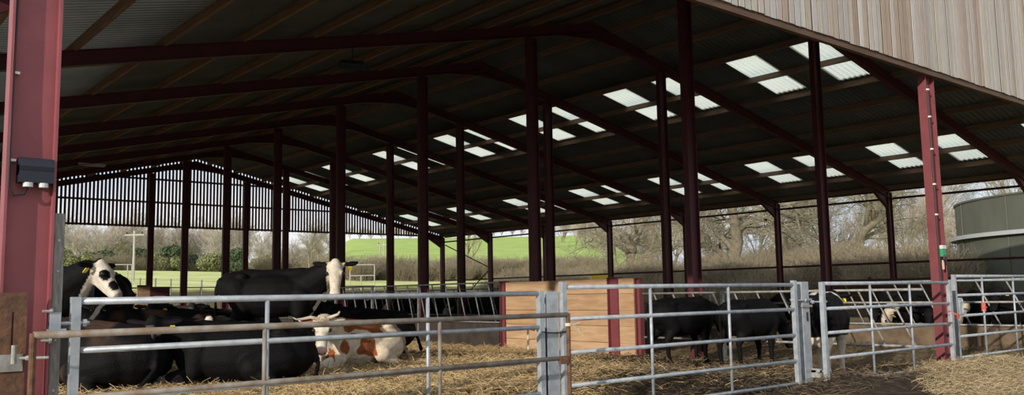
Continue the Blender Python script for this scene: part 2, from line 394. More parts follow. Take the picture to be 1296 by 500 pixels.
# purlins
PX = [XR+.85+1.85*i for i in range(11)]
def roofpt(X): return z_roof(X)-.035
n_p = 0
for i, X in enumerate(PX):
    if X > XE+.2: continue
    z1 = z_roof(X)-.03
    mb = MB(); mb.box(X-.04, X+.04, YG-.1, YB+.1, z1-.20, z1)
    tag(mb.build('roof_purlin', M_purlin, org=(X, YG, z1-.2)), 'timber purlin under the right roof slope, %s down from the ridge' % ordinal(i), 'purlin', 'purlins of the right roof slope')
for i in range(11):
    X = XR-.85-1.85*i
    if X < XL: break
    z1 = z_roof(X)-.03
    mb = MB(); mb.box(X-.04, X+.04, YG-.1, YB+.1, z1-.20, z1)
    tag(mb.build('roof_purlin', M_purlin, org=(X, YG, z1-.2)), 'timber purlin under the left roof slope, %s down from the ridge' % ordinal(i), 'purlin', 'purlins of the left roof slope')

# corrugated roof with translucent rooflights
PITCH = .2
LX = [(25.0, 28.2), (34.25, 37.45)]
LYo = [(.65, 1.75), (3.15, 4.3)]
def light_ys():
    out = []
    for k in range(-1, 7):
        for a, b in LYo: out.append((fy(k)+a, fy(k)+b))
    return out
YS0, YS1 = YG-.35, YB+.25
def sheet(mb, x0, x1, y0, y1, dz=0.0, nx=1):
    n = max(2, int(round((y1-y0)/PITCH*6)))
    base = len(mb.v)
    for j in range(n+1):
        y = y0+(y1-y0)*j/n; w = .026*sin(2*pi*y/PITCH)
        for i in range(nx+1):
            x = x0+(x1-x0)*i/nx; mb.v.append((x, y, z_roof(x)+w+dz))
    for j in range(n):
        for i in range(nx):
            a = base+j*(nx+1)+i; mb.f.append((a, a+1, a+nx+2, a+nx+1))
def solid(o, t):
    m = o.modifiers.new('thickness', 'SOLIDIFY'); m.thickness = t; m.offset = 1
mb = MB()
sheet(mb, XL-.6, XR, YS0, YS1)
bands = [(XR, LX[0][0]), LX[0], (LX[0][1], LX[1][0]), LX[1], (LX[1][1], XE+.85)]
for x0, x1 in bands:
    if (x0, x1) in LX:
        y = YS0
        for a, b in light_ys(): sheet(mb, x0, x1, y, a); y = b
        sheet(mb, x0, x1, y, YS1)
    else: sheet(mb, x0, x1, YS0, YS1)
o = mb.build('ceiling', M_cement, smooth=True); solid(o, .008); tag(o, None, None, kind='structure')
mb = MB(); mb.bar((XR, YS0, z_roof(XR)+.03), (XR, YS1, z_roof(XR)+.03), .7, .02); o = mb.build('ridge_capping', M_cement); tag(o, None, None, kind='structure')
for r, (x0, x1) in enumerate(LX):
    for i, (a, b) in enumerate(light_ys()):
        mb = MB(); sheet(mb, x0-.12, x1+.12, a-.08, b+.08, -.012)
        o = mb.build('roof_light', M_roofl, org=(x0, a, z_roof(x0)), smooth=True); solid(o, .003)
        tag(o, 'pale translucent corrugated roof light in the %s row, %s from the front' % (('upper', 'lower')[r], ordinal(i)), 'roof light', 'roof lights in the %s row' % ('upper', 'lower')[r])

# front gable boarding
def boards(name, y, zbot, pitch, width, thick, m, x0, x1, jitter=.0, skip=None, top=-.02):
    mb = MB(); x = x0; rnd = random.Random(3)
    while x < x1:
        j = rnd.uniform(-jitter, jitter); w = width+rnd.uniform(-jitter, jitter)*.5
        if not (skip and skip(x)):
            za, zb = z_roof(x)+top, z_roof(x+w)+top
            b = zbot+rnd.uniform(-.008, .008)
            mb.add([(x, y+j, b), (x+w, y+j, b), (x+w, y+j+thick, b), (x, y+j+thick, b), (x, y+j, za), (x+w, y+j, zb), (x+w, y+j+thick, zb), (x, y+j+thick, za)],
                   [(3,2,1,0),(4,5,6,7),(0,1,5,4),(1,2,6,5),(2,3,7,6),(3,0,4,7)])
        x += pitch
    o = mb.build(name, m); return tag(o, None, None, kind='structure')
YF = YG-.09-.11
boards('wall_front', YF, 5.81, .172, .142, .012, M_board, XL-.3, XE+.6, .009)
mb = MB(); mb.add([(XL, YF+.035, 5.83), (XE+.3, YF+.035, 5.83), (XE+.3, YF+.04, 5.83), (XL, YF+.04, 5.83), (XL, YF+.035, 6.2), (XE+.3, YF+.035, 6.2), (XE+.3, YF+.04, 6.2), (XL, YF+.04, 6.2)], [(3,2,1,0),(4,5,6,7),(0,1,5,4),(1,2,6,5),(2,3,7,6),(3,0,4,7)])
mb = MB(); x0, x1, ya, yb = XL-.3, XE+.55, YF+.022, YF+.03
pl = [(x0, 5.83), (x1, 5.83), (x1, z_roof(x1)-.06), (XR, z_roof(XR)-.06), (x0, z_roof(x0)-.06)]
mb.add([(a, ya, b) for a, b in pl]+[(a, yb, b) for a, b in pl], [(0,1,2,3,4), (9,8,7,6,5)]+[(i, i+5, (i+1) % 5+5, (i+1) % 5) for i in range(5)])
o = mb.build('wall_front_gap_shade', M_dark); tag(o, None, None, kind='structure')  # dark sheet added behind the boards so their gaps read as shade
mb = MB(); mb.box(XL, XE+.3, YF+.032, YF+.118, 5.70, 5.95); o = mb.build('trim_1', M_eavetim); tag(o, None, None, kind='structure')
for i, zz in enumerate((7.2, 8.6)):
    dx = (z_roof(XL)+3.8-zz)
    xa = XR-(z_roof(XR)-zz)/.228+.3; xb = XR+(z_roof(XR)-zz)/.224-.3
    mb = MB(); mb.box(xa, xb, YF+.03, YF+.105, zz, zz+.18); o = mb.build('trim_%d' % (i+2), M_eavetim); tag(o, None, None, kind='structure')
# back gable: spaced boarding
YBB = YB+.16
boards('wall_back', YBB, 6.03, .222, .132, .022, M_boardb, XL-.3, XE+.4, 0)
for i, zz in enumerate((6.05, 7.55, 9.0)):
    xa = max(XL, XR-(z_roof(XR)-zz)/.228+.3); xb = min(XE, XR+(z_roof(XR)-zz)/.224-.3)
    mb = MB(); mb.box(xa, xb, YBB-.075, YBB, zz, zz+.12); o = mb.build('trim_%d' % (i+4), M_eavetim); tag(o, None, None, kind='structure')
# far-side rails
for z, lab in ((5.66, 'upper'), (2.66, 'lower')):
    mb = MB(); mb.box(XE+.37, XE+.43, YG, YB, z-.05, z+.05)
    tag(mb.build('side_rail', M_red, org=(XE+.4, YG, z)), 'thin dark red %s rail running along the open far side of the barn' % lab, 'rail')
mb = MB(); mb.box(XE+.37, XE+.5, YG-.1, YB, 6.0, 6.2); o = mb.build('trim_7', M_red); tag(o, None, None, kind='structure')
# wind bracing between the two last bays on the far side
for a, b, lab in (((XE+.3, 55.6, 5.4), (XE+.3, 50.2, 3.5), 'thin red diagonal brace falling from the back corner of the far side'), ((XE+.3, 52.4, 1.9), (XE+.3, 50.0, 3.4), 'thin red diagonal brace rising from the back hedge to the eaves column')):
    mb = MB(); mb.tube([a, b], .045, 8); tag(mb.build('wind_brace', M_red, org=a), lab, 'brace')
mb = MB(); mb.box(XE-.12, XE-.06, 17.4, 22.9, 1.0, 1.92)
for yy in (18.6, 22.3): pass
t = thing('side_boarding', (XE-.1, 17.4, -.2), 'brown timber boarding low on the far side, left of the green tank', 'fence')
mb = MB()
for i in range(4): mb.box(XE-.14, XE-.09, 16.9, 22.9, .9+i*.26, .9+i*.26+.25)
mb.build('boards', M_eavetim, t)
for yy in (16.95, 20.9, 22.85):
    mb = MB(); mb.box(XE-.09, XE+.0, yy-.06, yy+.06, -.3, 2.02); mb.build('post', M_red, t)

# ------------------------------------------------------------------ pen wall on the near side of the passage
t = thing('timber_pen_wall', (XA, 18.5, gz(XA, 18.5)), 'sunlit timber board pen wall between red posts beside the straw', 'wall panel')
mb = MB(); z = -.3; h = [.46, .44, .42, .45, .40]
for i, hh in enumerate(h):
    mb.box(XA-.09, XA-.04, 16.6, 20.95, z+.014, z+hh); z += hh
mb.build('boards', M_ply, t)
mb = MB(); mb.box(XA-.04, XA-.005, 16.6, 20.95, -.2, 1.8); mb.build('backing_rail', M_grey, t)
t = thing('timber_end_panel', (XA, 15.9, -.2), 'narrow dull timber panel between two red posts behind the black cattle', 'wall panel')
mb = MB(); z = -.3
for i, hh in enumerate(h): mb.box(XA-.09, XA-.04, 15.66, 16.2, z+.006, z+hh); z += hh
mb.build('boards', M_ply, t)
def pen_post(y, w, d, top, label, x=XA):
    t = thing('pen_post', (x, y, gz(x, y)-.1), label, 'post')
    mb = MB(); mb.prism([(x+b, y+a) for a, b in [(p[0]*w/.364-w/2, p[1]*d/.165) for p in i_section()]], gz(x, y)-.15, top)
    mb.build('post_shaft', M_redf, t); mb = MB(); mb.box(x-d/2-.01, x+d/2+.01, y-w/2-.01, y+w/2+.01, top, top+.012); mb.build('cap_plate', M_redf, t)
pen_post(16.42, .40, .2, 1.90, 'stout sunlit red pen post right of the timber board wall')
pen_post(15.55, .16, .16, 1.86, 'slim red pen post left of the black cattle')
pen_post(21.12, .24, .2, 1.90, 'red pen post where the feed barrier meets the board wall')

# ------------------------------------------------------------------ feed barriers
def barrier(x, y0, y1, z0, z1, rails, step, lean, label, posts, slant=-1, kick=None, m=M_galvo, kickm=M_ply):
    t = thing('feed_barrier', (x, y0, gz(x, y0)), label, 'feed barrier')
    for z in rails:
        mb = MB(); mb.tube([(x, y0, z), (x, y1, z)], .026, 8); mb.build('rail', m, t, smooth=True)
    y = y0+.2
    while y < y1-lean-.05:
        mb = MB(); a, b = (y, y+lean); 
        mb.tube([(x+.02, b, z1), (x+.02, a, z0)], .021, 6); mb.build('slanted_bar', m, t, smooth=True); y += step
    for p in posts:
        mb = MB(); mb.box(x-.04, x+.04, p-.04, p+.04, gz(x, p)-.15, z1+.03); mb.build('barrier_post', m, t)
    if kick:
        mb = MB(); mb.box(x-.03, x+.06, y0, y1, kick[0], kick[1]); mb.build('kick_board', kickm, t)
    return t
barrier(XA-.02, 8.1, 15.4, .30, 1.46, (1.46, .34), .62, .55, 'galvanised slant-bar feed barrier behind the right-hand gates', (10.4, 12.9))
barrier(XB, 6.0, 23.8, .50, 1.66, (1.66, 1.10, .52), .72, .55, 'galvanised slant-bar feed barrier across the passage with a board foot', (6.1, 10.2, 13.9, 18, 21.9), kick=(-.2, .48), kickm=M_kick)
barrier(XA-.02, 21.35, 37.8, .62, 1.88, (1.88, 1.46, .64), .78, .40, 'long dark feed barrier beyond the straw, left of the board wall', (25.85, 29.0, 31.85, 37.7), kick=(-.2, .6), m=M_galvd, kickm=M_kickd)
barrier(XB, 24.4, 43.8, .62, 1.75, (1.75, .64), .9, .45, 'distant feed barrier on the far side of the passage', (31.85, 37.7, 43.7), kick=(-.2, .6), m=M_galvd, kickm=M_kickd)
# low wall at the back of the barn with hurdles
t = thing('steel_hurdle', (13, 56.6, 0), 'low galvanised hurdle with close uprights across the back of the barn', 'hurdle')
for z in (.55, 1.5, 2.3):
    mb = MB(); mb.tube([(11.2, 56.7, z), (34, 56.7, z)], .04, 8); mb.build('rail', M_galvo, t)
x = 11.5; mb = MB()
while x < 34: mb.tube([(x, 56.7, .3), (x, 56.7, 1.5 if int(x*10) % 30 else 2.3)], .03, 6); x += .5
mb.build('uprights', M_galvo, t)
t = thing('board_hoarding', (11.3, 55, 0), 'pinkish timber hoarding below the back columns', 'fence')
a = at_y(174, 363, 52.5); b = at_y(190, 363, 52.5)
mb = MB()
for i in range(5): mb.box(a.x, b.x, 52.5, 52.6, -.1+i*.5, .38+i*.5)
mb.box(a.x, b.x, 52.5, 52.6, 2.4, a.z)
mb.build('boards', M_ply, t)
for xx in (a.x+.1, b.x-.1):
    mb = MB(); mb.box(xx-.05, xx+.05, 52.6, 52.7, -.2, a.z); mb.build('post', M_grey, t)
t.location = (0, 0, 0)
for ch in t.children: ch.location = (11.3, 55, 0)
c = at_y(190.5, 363, 52.3); d = at_y(215, 363, 52.3); e = at_y(200, 390, 52.3)
t = thing('dark_board_sign', (c.x, 52.3, -.1), 'dark maroon board with one thin line of pale lettering beside the pinkish hoarding', 'sign')
mb = MB(); mb.box(c.x, d.x, 52.3, 52.38, e.z, c.z); mb.build('board', M_red, t)
mb = MB(); w = (d.x-c.x)
for i in range(9): mb.box(c.x+w*(.2+.07*i), c.x+w*(.2+.07*i)+w*.045, 52.28, 52.3, c.z-.62, c.z-.54)
mb.build('lettering', M_tagw, t)
for xx in (c.x+.1, d.x-.1):
    mb = MB(); mb.box(xx-.05, xx+.05, 52.38, 52.46, -.2, c.z-.1); mb.build('leg', M_grey, t)

# ------------------------------------------------------------------ gates
def gate(name, label, x0, x1, y, rails, ups, r=.026, st=.035, sq=True, m=M_galv, bot=None, top=None, mu=None, ext=None):
    bot = rails[-1]-.02 if bot is None else bot; top = rails[0]+.03 if top is None else top
    t = thing(name, (x0, y, max(bot, 0)), label, 'gate')
    for x in (x0, x1):
        mb = MB()
        if sq: mb.box(x-st, x+st, y-st, y+st, bot, top)
        else: mb.tube([(x, y, bot), (x, y, top)], st, 10)
        mb.build('stile', m, t)
    for i, z in enumerate(rails):
        mb = MB(); mb.tube([(x0, y, z), (x1, y, z)], r*(1.12 if i == 0 else 1), 12); mb.build('rail', m, t, smooth=True)
    for x in ups:
        mb = MB(); mb.tube([(x, y-.0, rails[-1] if ext is None else ext), (x, y, rails[0])], r*.8, 10); mb.build('upright', m if mu is None else mu, t, smooth=True)
    return t
g1 = gate('field_gate', 'galvanised gate hung on the big left column, behind the rusty gate', 1.855, 6.9, 7.75, (1.505, 1.11, .72, .345, -.03+.02), (3.5, 5.3), bot=0.0, top=1.54)
g2 = gate('field_gate', 'galvanised gate in the middle of the picture with black cattle behind', 7.22, 12.15, 7.7, (1.575, 1.195, .795, .405, .06), (8.79, 10.47), bot=.03, top=1.64)
g3 = gate('field_gate', 'dung-splashed galvanised gate between the middle post and the right red column', 12.66, 17.12, 7.52, (1.585, 1.19, .81, .42, .03), (14.15, 15.55), bot=.0, top=1.61)
g4 = gate('field_gate', 'galvanised gate at the far right with orange twine on it', 17.9, 23.0, 7.75, (1.71, 1.33, .925, .52, .11), (19.2, 20.8, 22.2), bot=.06, top=1.74)
mb = MB(); mb.tube([(17.9, 7.75, 1.62), (23, 7.75, 1.62)], .018, 8); mb.build('under_rail', M_galv, g4, smooth=True)
gr = gate('rusty_gate', 'old rusty tube gate standing open in front of the left galvanised gate', 1.49, 7.03, 7.42, (1.255, .765, .27), (3.33, 5.22), r=.025, st=.026, sq=False, m=M_rust, bot=.05, top=1.27)
# flaking stile on the latch side
for ch in gr.children:
    if ch.name.startswith('stile'): ch.data.materials[0] = M_rust2
# hinges and latches
def bolt(parent, a, b, r=.014, name='hinge_bolt', nuts=True):
    mb = MB(); mb.tube([a, b], r, 8)
    if nuts:
        A, B = Vector(a), Vector(b)
        for q in (.12, .88):
            p = A.lerp(B, q); dd = (B-A).normalized()*.014; mb.tube([p-dd, p+dd], r*2.1, 6)
    mb.build(name, M_galv, parent)
bolt(g1, (1.66, 7.74, 1.33), (1.96, 7.74, 1.33), .016)
mb = MB(); mb.box(1.66, 1.74, 7.70, 7.78, 1.25, 1.42); mb.box(1.64, 1.78, 7.69, 7.79, 1.26, 1.29); mb.build('hinge_bracket', M_galv, g1)
bolt(g2, (12.1, 7.7, 1.33), (12.5, 7.7, 1.33)); bolt(g3, (12.45, 7.6, 1.30), (12.78, 7.52, 1.30)); bolt(g3, (12.5, 7.6, .22), (12.78, 7.52, .22))
mb = MB(); mb.box(17.0, 17.09, 7.44, 7.48, .84, 1.02); mb.build('latch_plate', M_galv, g3)
mb = MB(); mb.box(17.97, 18.1, 7.70, 7.73, .95, 1.28); mb.tube([(17.98, 7.69, 1.2), (18.08, 7.69, 1.2)], .012, 6); mb.tube([(18.08, 7.69, .98), (18.08, 7.69, 1.25)], .012, 6); mb.build('latch_plate', M_galv, g4)
mb = MB(); mb.tube([(6.86, 7.82, 1.08), (6.76, 7.82, 1.09), (6.76, 7.82, .86), (6.86, 7.82, .87)], .014, 8); mb.tube([(6.76, 7.82, .97), (6.86, 7.82, .98)], .01, 8); mb.build('latch_loop', M_cork, g1)
# centre post
t = thing('gate_post', (7.07, 7.78, 0), 'galvanised channel post where the left and middle gates meet', 'post')
mb = MB(); mb.prism([(6.98, 7.72), (7.16, 7.72), (7.16, 7.73), (7.075, 7.73), (7.075, 7.86), (7.16, 7.86), (7.16, 7.87), (6.98, 7.87), (6.98, 7.86), (7.065, 7.86), (7.065, 7.73), (6.98, 7.73)], -.2, 1.53); mb.build('post_shaft', M_galv, t)
mb = MB(); mb.tube([(7.03, 7.86, -.1), (7.03, 7.86, 1.1)], .03, 8); mb.build('drop_bolt', M_galv, t)
t = thing('gate_chain', (7.0, 7.66, 1.04), 'thin chain looped round the galvanised post and gate stiles', 'chain')
mb = MB(); n = 26
for i in range(n):
    x = 6.84+.46*i/n; q = Matrix.Rotation(pi/2*(i % 2), 3, 'X'); pts = [Vector((x+.014*cos(a), 7.655, 1.06-.02*sin(pi*i/n))) + q @ Vector((0, 0, .008*sin(a))) for a in [2*pi*j/8 for j in range(9)]]
    mb.tube(pts, .0032, 5, cap=False)
mb.build('chain_links', M_dark, t)
# frayed rope on rusty gate
t = thing('frayed_rope', (7.03, 7.38, 1.2), 'frayed pale rope tied round the end of the rusty gate', 'rope')
mb = MB()
for i in range(3): mb.tube([Vector((7.03+.033*cos(a), 7.42+.033*sin(a), 1.13+.012*i)) for a in [2*pi*j/12 for j in range(13)]], .007, 6)
mb.build('knot', M_twine, t)
mb = MB(); rn = random.Random(5)
for i in range(16):
    a = rn.uniform(-.6, .9); l = rn.uniform(.06, .2); p = Vector((7.05, 7.38, 1.14)); pts = [p]
    for j in range(4): p = p+Vector((cos(a)*.25*l, rn.uniform(-.01, .01), -.25*l*(.2+.35*j)*(1 if a < .5 else -.2))); pts.append(p)
    mb.tube(pts, .0025, 4)
mb.build('loose_strands', M_twine, t)
mb = MB(); mb.box(6.87, 7.0, 7.39, 7.43, .70, .79); mb.build('latch_plate', M_rust2, gr)
# middle post between gates 2 and 3
t = thing('gate_post', (12.5, 7.78, 0), 'stained galvanised post between the middle gate and the dung-splashed gate', 'post')
mb = MB(); mb.prism([(12.40, 7.72), (12.60, 7.72), (12.60, 7.90), (12.40, 7.90)], -.2, 1.62)
mb.build('post_shaft', M_galv, t); mb = MB(); mb.box(12.50, 12.53, 7.705, 7.722, 1.0, 1.14); mb.build('slot_plate', M_dark, t)
mb = MB()
for z in (1.32, 1.22): mb.box(12.36, 12.64, 7.69, 7.91, z, z+.035)
mb.build('hinge_strap', M_galvo, t)
mb = MB(); mb.box(12.56, 12.68, 7.56, 7.72, .2, .235); mb.box(12.56, 12.60, 7.56, 7.72, .12, .26); mb.build('bottom_hinge', M_galvo, t)
# twine ties
def twine(name, label, c, rx, ry, rz_, n=7, seed=1):
    t = thing(name, c, label, 'twine'); mb = MB(); rr = random.Random(seed)
    for i in range(n):
        tilt = rr.uniform(-.5, .5); pts = []
        for j in range(13):
            a = 2*pi*j/12; pts.append(Vector(c)+Vector((rx*cos(a), ry*sin(a), tilt*rx*cos(a)+rr.uniform(-rz_, rz_))))
        mb.tube(pts, .006, 5)
    for i in range(5):
        p = Vector(c)+Vector((0, -ry, 0)); pts = [p]
        for j in range(3): p = p+Vector((rr.uniform(-.03, .03), rr.uniform(-.01, .0), rr.uniform(-.04, .01))); pts.append(p)
        mb.tube(pts, .005, 5)
    mb.build('twine_loops', M_orange, t); return t
twine('baler_twine', 'orange baler twine tying the dung-splashed gate to the red column', (17.22, 7.5, .97), .16, .07, .02)
twine('baler_twine', 'orange baler twine knotted on an upright of the far right gate', (19.2, 7.75, 1.08), .035, .035, .10, n=10, seed=4)

# ------------------------------------------------------------------ fittings on the left column
YW = YG-.0075
p = at_y(46, 216, YG-.1)
t = thing('junction_box', (p.x, YG-.08, p.z-.1), 'black cable box with two pale round glands on the left red column', 'electrical box')
mb = MB(); w, h = .125, .1; mb.tube([(p.x-w, YG-.06, p.z+.03), (p.x+w, YG-.06, p.z+.03)], .075, 14); mb.box(p.x-w, p.x+w, YG-.125, YG-.005, p.z-.10, p.z+.04); bx = mb.build('box', M_black, t, smooth=False)
for dx in (-.055, .055):
    mb = MB(); mb.tube([(p.x+dx, YG-.1, p.z-.10), (p.x+dx, YG-.1, p.z-.135)], .036, 14); mb.build('gland', M_white, bx, org=t.location)
mb = MB(); q0 = Vector((p.x-.055, YG-.08, p.z-.13)); mb.tube([q0, q0+Vector((-.02, 0, -.06)), q0+Vector((-.09, 0, -.075)), q0+Vector((-.13, 0, -.02)), q0+Vector((-.135, -.0, .3)), (XL+.045, YG-.03, 5.0)], .009, 8); mb.build('cable', M_dark, t, smooth=True)
for z in (2.62, 3.33, 4.1):
    mb = MB(); mb.box(XL+.02, XL+.075, YG-.05, YG-.02, z, z+.02); mb.build('cable_clip', M_tagw, t)
# wooden plate and bracket in front of the column foot
t = thing('latch_plank', (1.33, 7.62, .0), 'weathered brown plank with a slot, fixed to the left red column', 'plank')
mb = MB(); 
mb.box(1.27, 1.385, 7.66, 7.70, -.1, 1.58); mb.box(1.40, 1.49, 7.66, 7.70, -.1, 1.58); mb.box(1.385, 1.40, 7.66, 7.70, 1.43, 1.58); mb.box(1.385, 1.40, 7.66, 7.70, -.1, 1.12); mb.build('plank', M_rust2, t)
mb = MB(); mb.box(1.29, 1.47, 7.64, 7.66, .98, 1.11); mb.tube([(1.40, 7.60, 1.04), (1.40, 7.60, 1.18)], .02, 10); mb.build('hook_plate', M_galvo, t)
mb = MB(); mb.tube([(1.44, 7.60, 1.08), (1.62, 7.5, 1.08)], .012, 8); mb.ball((1.49, 7.57, 1.08), .022, 8); mb.build('hinge_pin', M_galvo, t)
for z in (1.43, 1.2):
    mb = MB(); mb.tube([(1.6, 7.70, z), (1.68, 7.70, z)], .012, 8); mb.tube([(1.66, 7.7, z), (1.675, 7.7, z)], .022, 6); mb.build('column_bolt', M_galvo, colL)
t = thing('edge_plank', (1.71, 7.86, 0), 'narrow grey weathered plank beside the left red column', 'plank')
mb = MB(); mb.box(1.69, 1.765, 7.80, 7.86, -.1, 2.22); mb.build('plank', M_grey, t); mb = MB()
for z in (2.0, 1.75, 1.2, .8): mb.tube([(1.725, 7.795, z), (1.725, 7.80, z)], .012, 6)
mb.build('screw', M_galv, t)
# conduit and tester on the right column
cA = cols['A', -1]
mb = MB(); mb.tube([(XA+.015, YG-.1, 1.6), (XA+.015, YG-.1, 5.5)], .012, 8); mb.build('conduit', M_dark, cA)
for z in (2.9, 3.5, 4.2, 4.85, 5.4):
    mb = MB(); mb.box(XA-.005, XA+.05, YG-.125, YG-.085, z, z+.03); mb.build('conduit_clip', M_tagw, cA)
p = at_y(1193, 315, YG-.12)
t = thing('control_switch', (p.x, YG-.11, p.z), 'small green and white switch unit on the right red column', 'switch')
mb = MB(); mb.box(p.x-.075, p.x+.075, YG-.16, YG-.08, p.z+.0, p.z+.07); mb.build('cover', M_white, t)
mb = MB(); mb.box(p.x-.065, p.x+.065, YG-.15, YG-.08, p.z-.15, p.z); mb.build('green_body', M_green, t)
mb = MB(); mb.tube([(p.x-.02, YG-.15, p.z-.12), (p.x-.04, YG-.15, p.z-.2), (p.x+.02, YG-.15, p.z-.26)], .022, 8); mb.build('handle', M_dark, t)
mb = MB(); mb.box(p.x-.025, p.x+.01, YG-.13, YG-.1, p.z-.40, p.z-.22); mb.build('pull_tab', M_cork, t)

# lamps
def flood(c, label):
    t = thing('hanging_floodlight', c, label, 'lamp'); x, y, z = c
    mb = MB(); mb.tube([(x, y, z+.1), (x, y, z_under(x))], .015, 6); mb.build('hanger', M_dark, t)
    mb = MB(); M = Matrix.Rotation(radians(-25), 3, 'Z') @ Matrix.Rotation(radians(25), 3, 'X')
    vs = [(-.3, -.2, .1), (.3, -.2, .1), (.3, .2, .1), (-.3, .2, .1), (-.36, -.26, -.06), (.36, -.26, -.06), (.36, .26, -.06), (-.36, .26, -.06)]
    mb.add([M @ Vector(v)+Vector(c) for v in vs], [(0,1,2,3),(7,6,5,4),(0,4,5,1),(1,5,6,2),(2,6,7,3),(3,7,4,0)])
    hs = mb.build('housing', M_black, t)
    mb = MB(); vs = [(-.22, -.16, -.065), (.1, -.16, -.065), (.1, .16, -.065), (-.22, .16, -.065), (-.22, -.16, -.075), (.1, -.16, -.075), (.1, .16, -.075), (-.22, .16, -.075)]
    mb.add([M @ Vector(v)+Vector(c) for v in vs], [(0,1,2,3),(7,6,5,4),(0,4,5,1),(1,5,6,2),(2,6,7,3),(3,7,4,0)]); mb.build('lens', M_lamp, hs, org=t.location)
flood(tuple(at_y(446, 83, fy(1)-.12)), 'dark floodlight hanging under the left roof slope')
def strip(px, py, Y, label):
    p = at_y(px, py, Y); z = z_under(p.x)+.30
    t = thing('strip_light', (p.x, Y, z), label, 'lamp')
    mb = MB(); mb.box(p.x-.6, p.x+.6, Y-.06, Y+.06, z-.36, z-.28); mb.build('batten', M_white, t)
    mb = MB(); mb.tube([(p.x-.55, Y, z-.39), (p.x+.55, Y, z-.39)], .03, 8); mb.build('tube', M_white, t)
    mb = MB()
    for dx in (-.4, .4): mb.tube([(p.x+dx, Y, z-.3), (p.x+dx, Y, z_roof(p.x+dx)-.05)], .01, 5)
    mb.build('hanger', M_dark, t)
strip(116, 219, fy(5), 'small white strip light far back under the left roof slope')

# ------------------------------------------------------------------ cattle
BLK = (.0055, .005, .0058); WHT = (.70, .64, .55); CRM = (.66, .56, .43); CHE = (.27, .085, .03); BRN = (.085, .045, .028); GRY = (.15, .14, .14); PNK = (.72, .40, .36)
HS = 1.12
def head_shapes(mb, H, scale=1.12, ears=True):
    def T(p): return H @ (Vector(p)*scale)
    R3 = H.to_3x3()
    mb.ball(T((.09, 0, -.03)), [v*scale for v in (.17, .115, .125)], 14, R3)
    mb.caps(T((.08, 0, -.03)), T((.40, 0, -.075)), .108*scale, .072*scale, 14)
    mb.ball(T((.45, 0, -.09)), [v*scale for v in (.075, .085, .07)], 12, R3)
    mb.caps(T((.06, 0, -.13)), T((.40, 0, -.135)), .085*scale, .045*scale, 12)
    mb.ball(T((.0, 0, .06)), [v*scale for v in (.08, .07, .05)], 10, R3)
    for s in (-1, 1):
        mb.ball(T((.17, .085*s, .025)), .042*scale, 8)
        if ears:
            e = R3 @ Matrix.Rotation(radians(12*s), 3, 'Z')
            mb.caps(T((.0, .10*s, .0)), T((-.02, .15*s, .0)), .032*scale, .035*scale, 8)
            mb.ball(T((-.03, .235*s, -.01)), [v*scale for v in (.05, .115, .032)], 10, e)
def make_body(shapes_fn, color_fn, vox, smooth=4):
    mb = MB(); shapes_fn(mb)
    me = bpy.data.meshes.new('tmp'); me.from_pydata(mb.v, [], mb.f); o = bpy.data.objects.new('tmp', me); COL.objects.link(o)
    r = o.modifiers.new('r', 'REMESH'); r.mode = 'VOXEL'; r.voxel_size = vox; r.adaptivity = 0
    s = o.modifiers.new('s', 'SMOOTH'); s.factor = .5; s.iterations = smooth
    dg = bpy.context.evaluated_depsgraph_get(); ev = o.evaluated_get(dg)
    out = bpy.data.meshes.new_from_object(ev)
    bpy.data.objects.remove(o); bpy.data.meshes.remove(me)
    at = out.color_attributes.new('coat', 'FLOAT_COLOR', 'POINT')
    buf = []
    for v in out.vertices: buf += [*color_fn(v.co), 1.0]
    at.data.foreach_set('color', buf)
    out.materials.clear(); out.materials.append(M_coat); out.shade_smooth(); out.name = 'cattle_body'
    return out
def HM(pos, yaw, pitch, roll=0):
    return Matrix.Translation(Vector(pos)) @ Euler((radians(roll), radians(-pitch), radians(yaw)), 'XYZ').to_matrix().to_4x4()
def legs_standing(mb, st=0.0):
    for s in (-1, 1):
        d = .05*s*(1 if st else .4)
        mb.caps((.42, .17*s, .92), (.40, .20*s, .66), .19, .115); mb.caps((.40, .20*s, .68), (.44+d, .19*s, .40), .10, .062)
        mb.caps((.44+d, .19*s, .40), (.43+d, .19*s, .14), .055, .043); mb.caps((.43+d, .19*s, .14), (.46+d, .19*s, .04), .046, .058)
        e = -.07*s*(1 if st else .4)
        mb.caps((-.62, .15*s, 1.05), (-.50, .20*s, .78), .23, .17); mb.caps((-.50, .20*s, .76), (-.74+e, .19*s, .50), .14, .068)
        mb.caps((-.74+e, .19*s, .50), (-.70+e, .19*s, .15), .058, .043); mb.caps((-.70+e, .19*s, .15), (-.66+e, .19*s, .04), .046, .058)
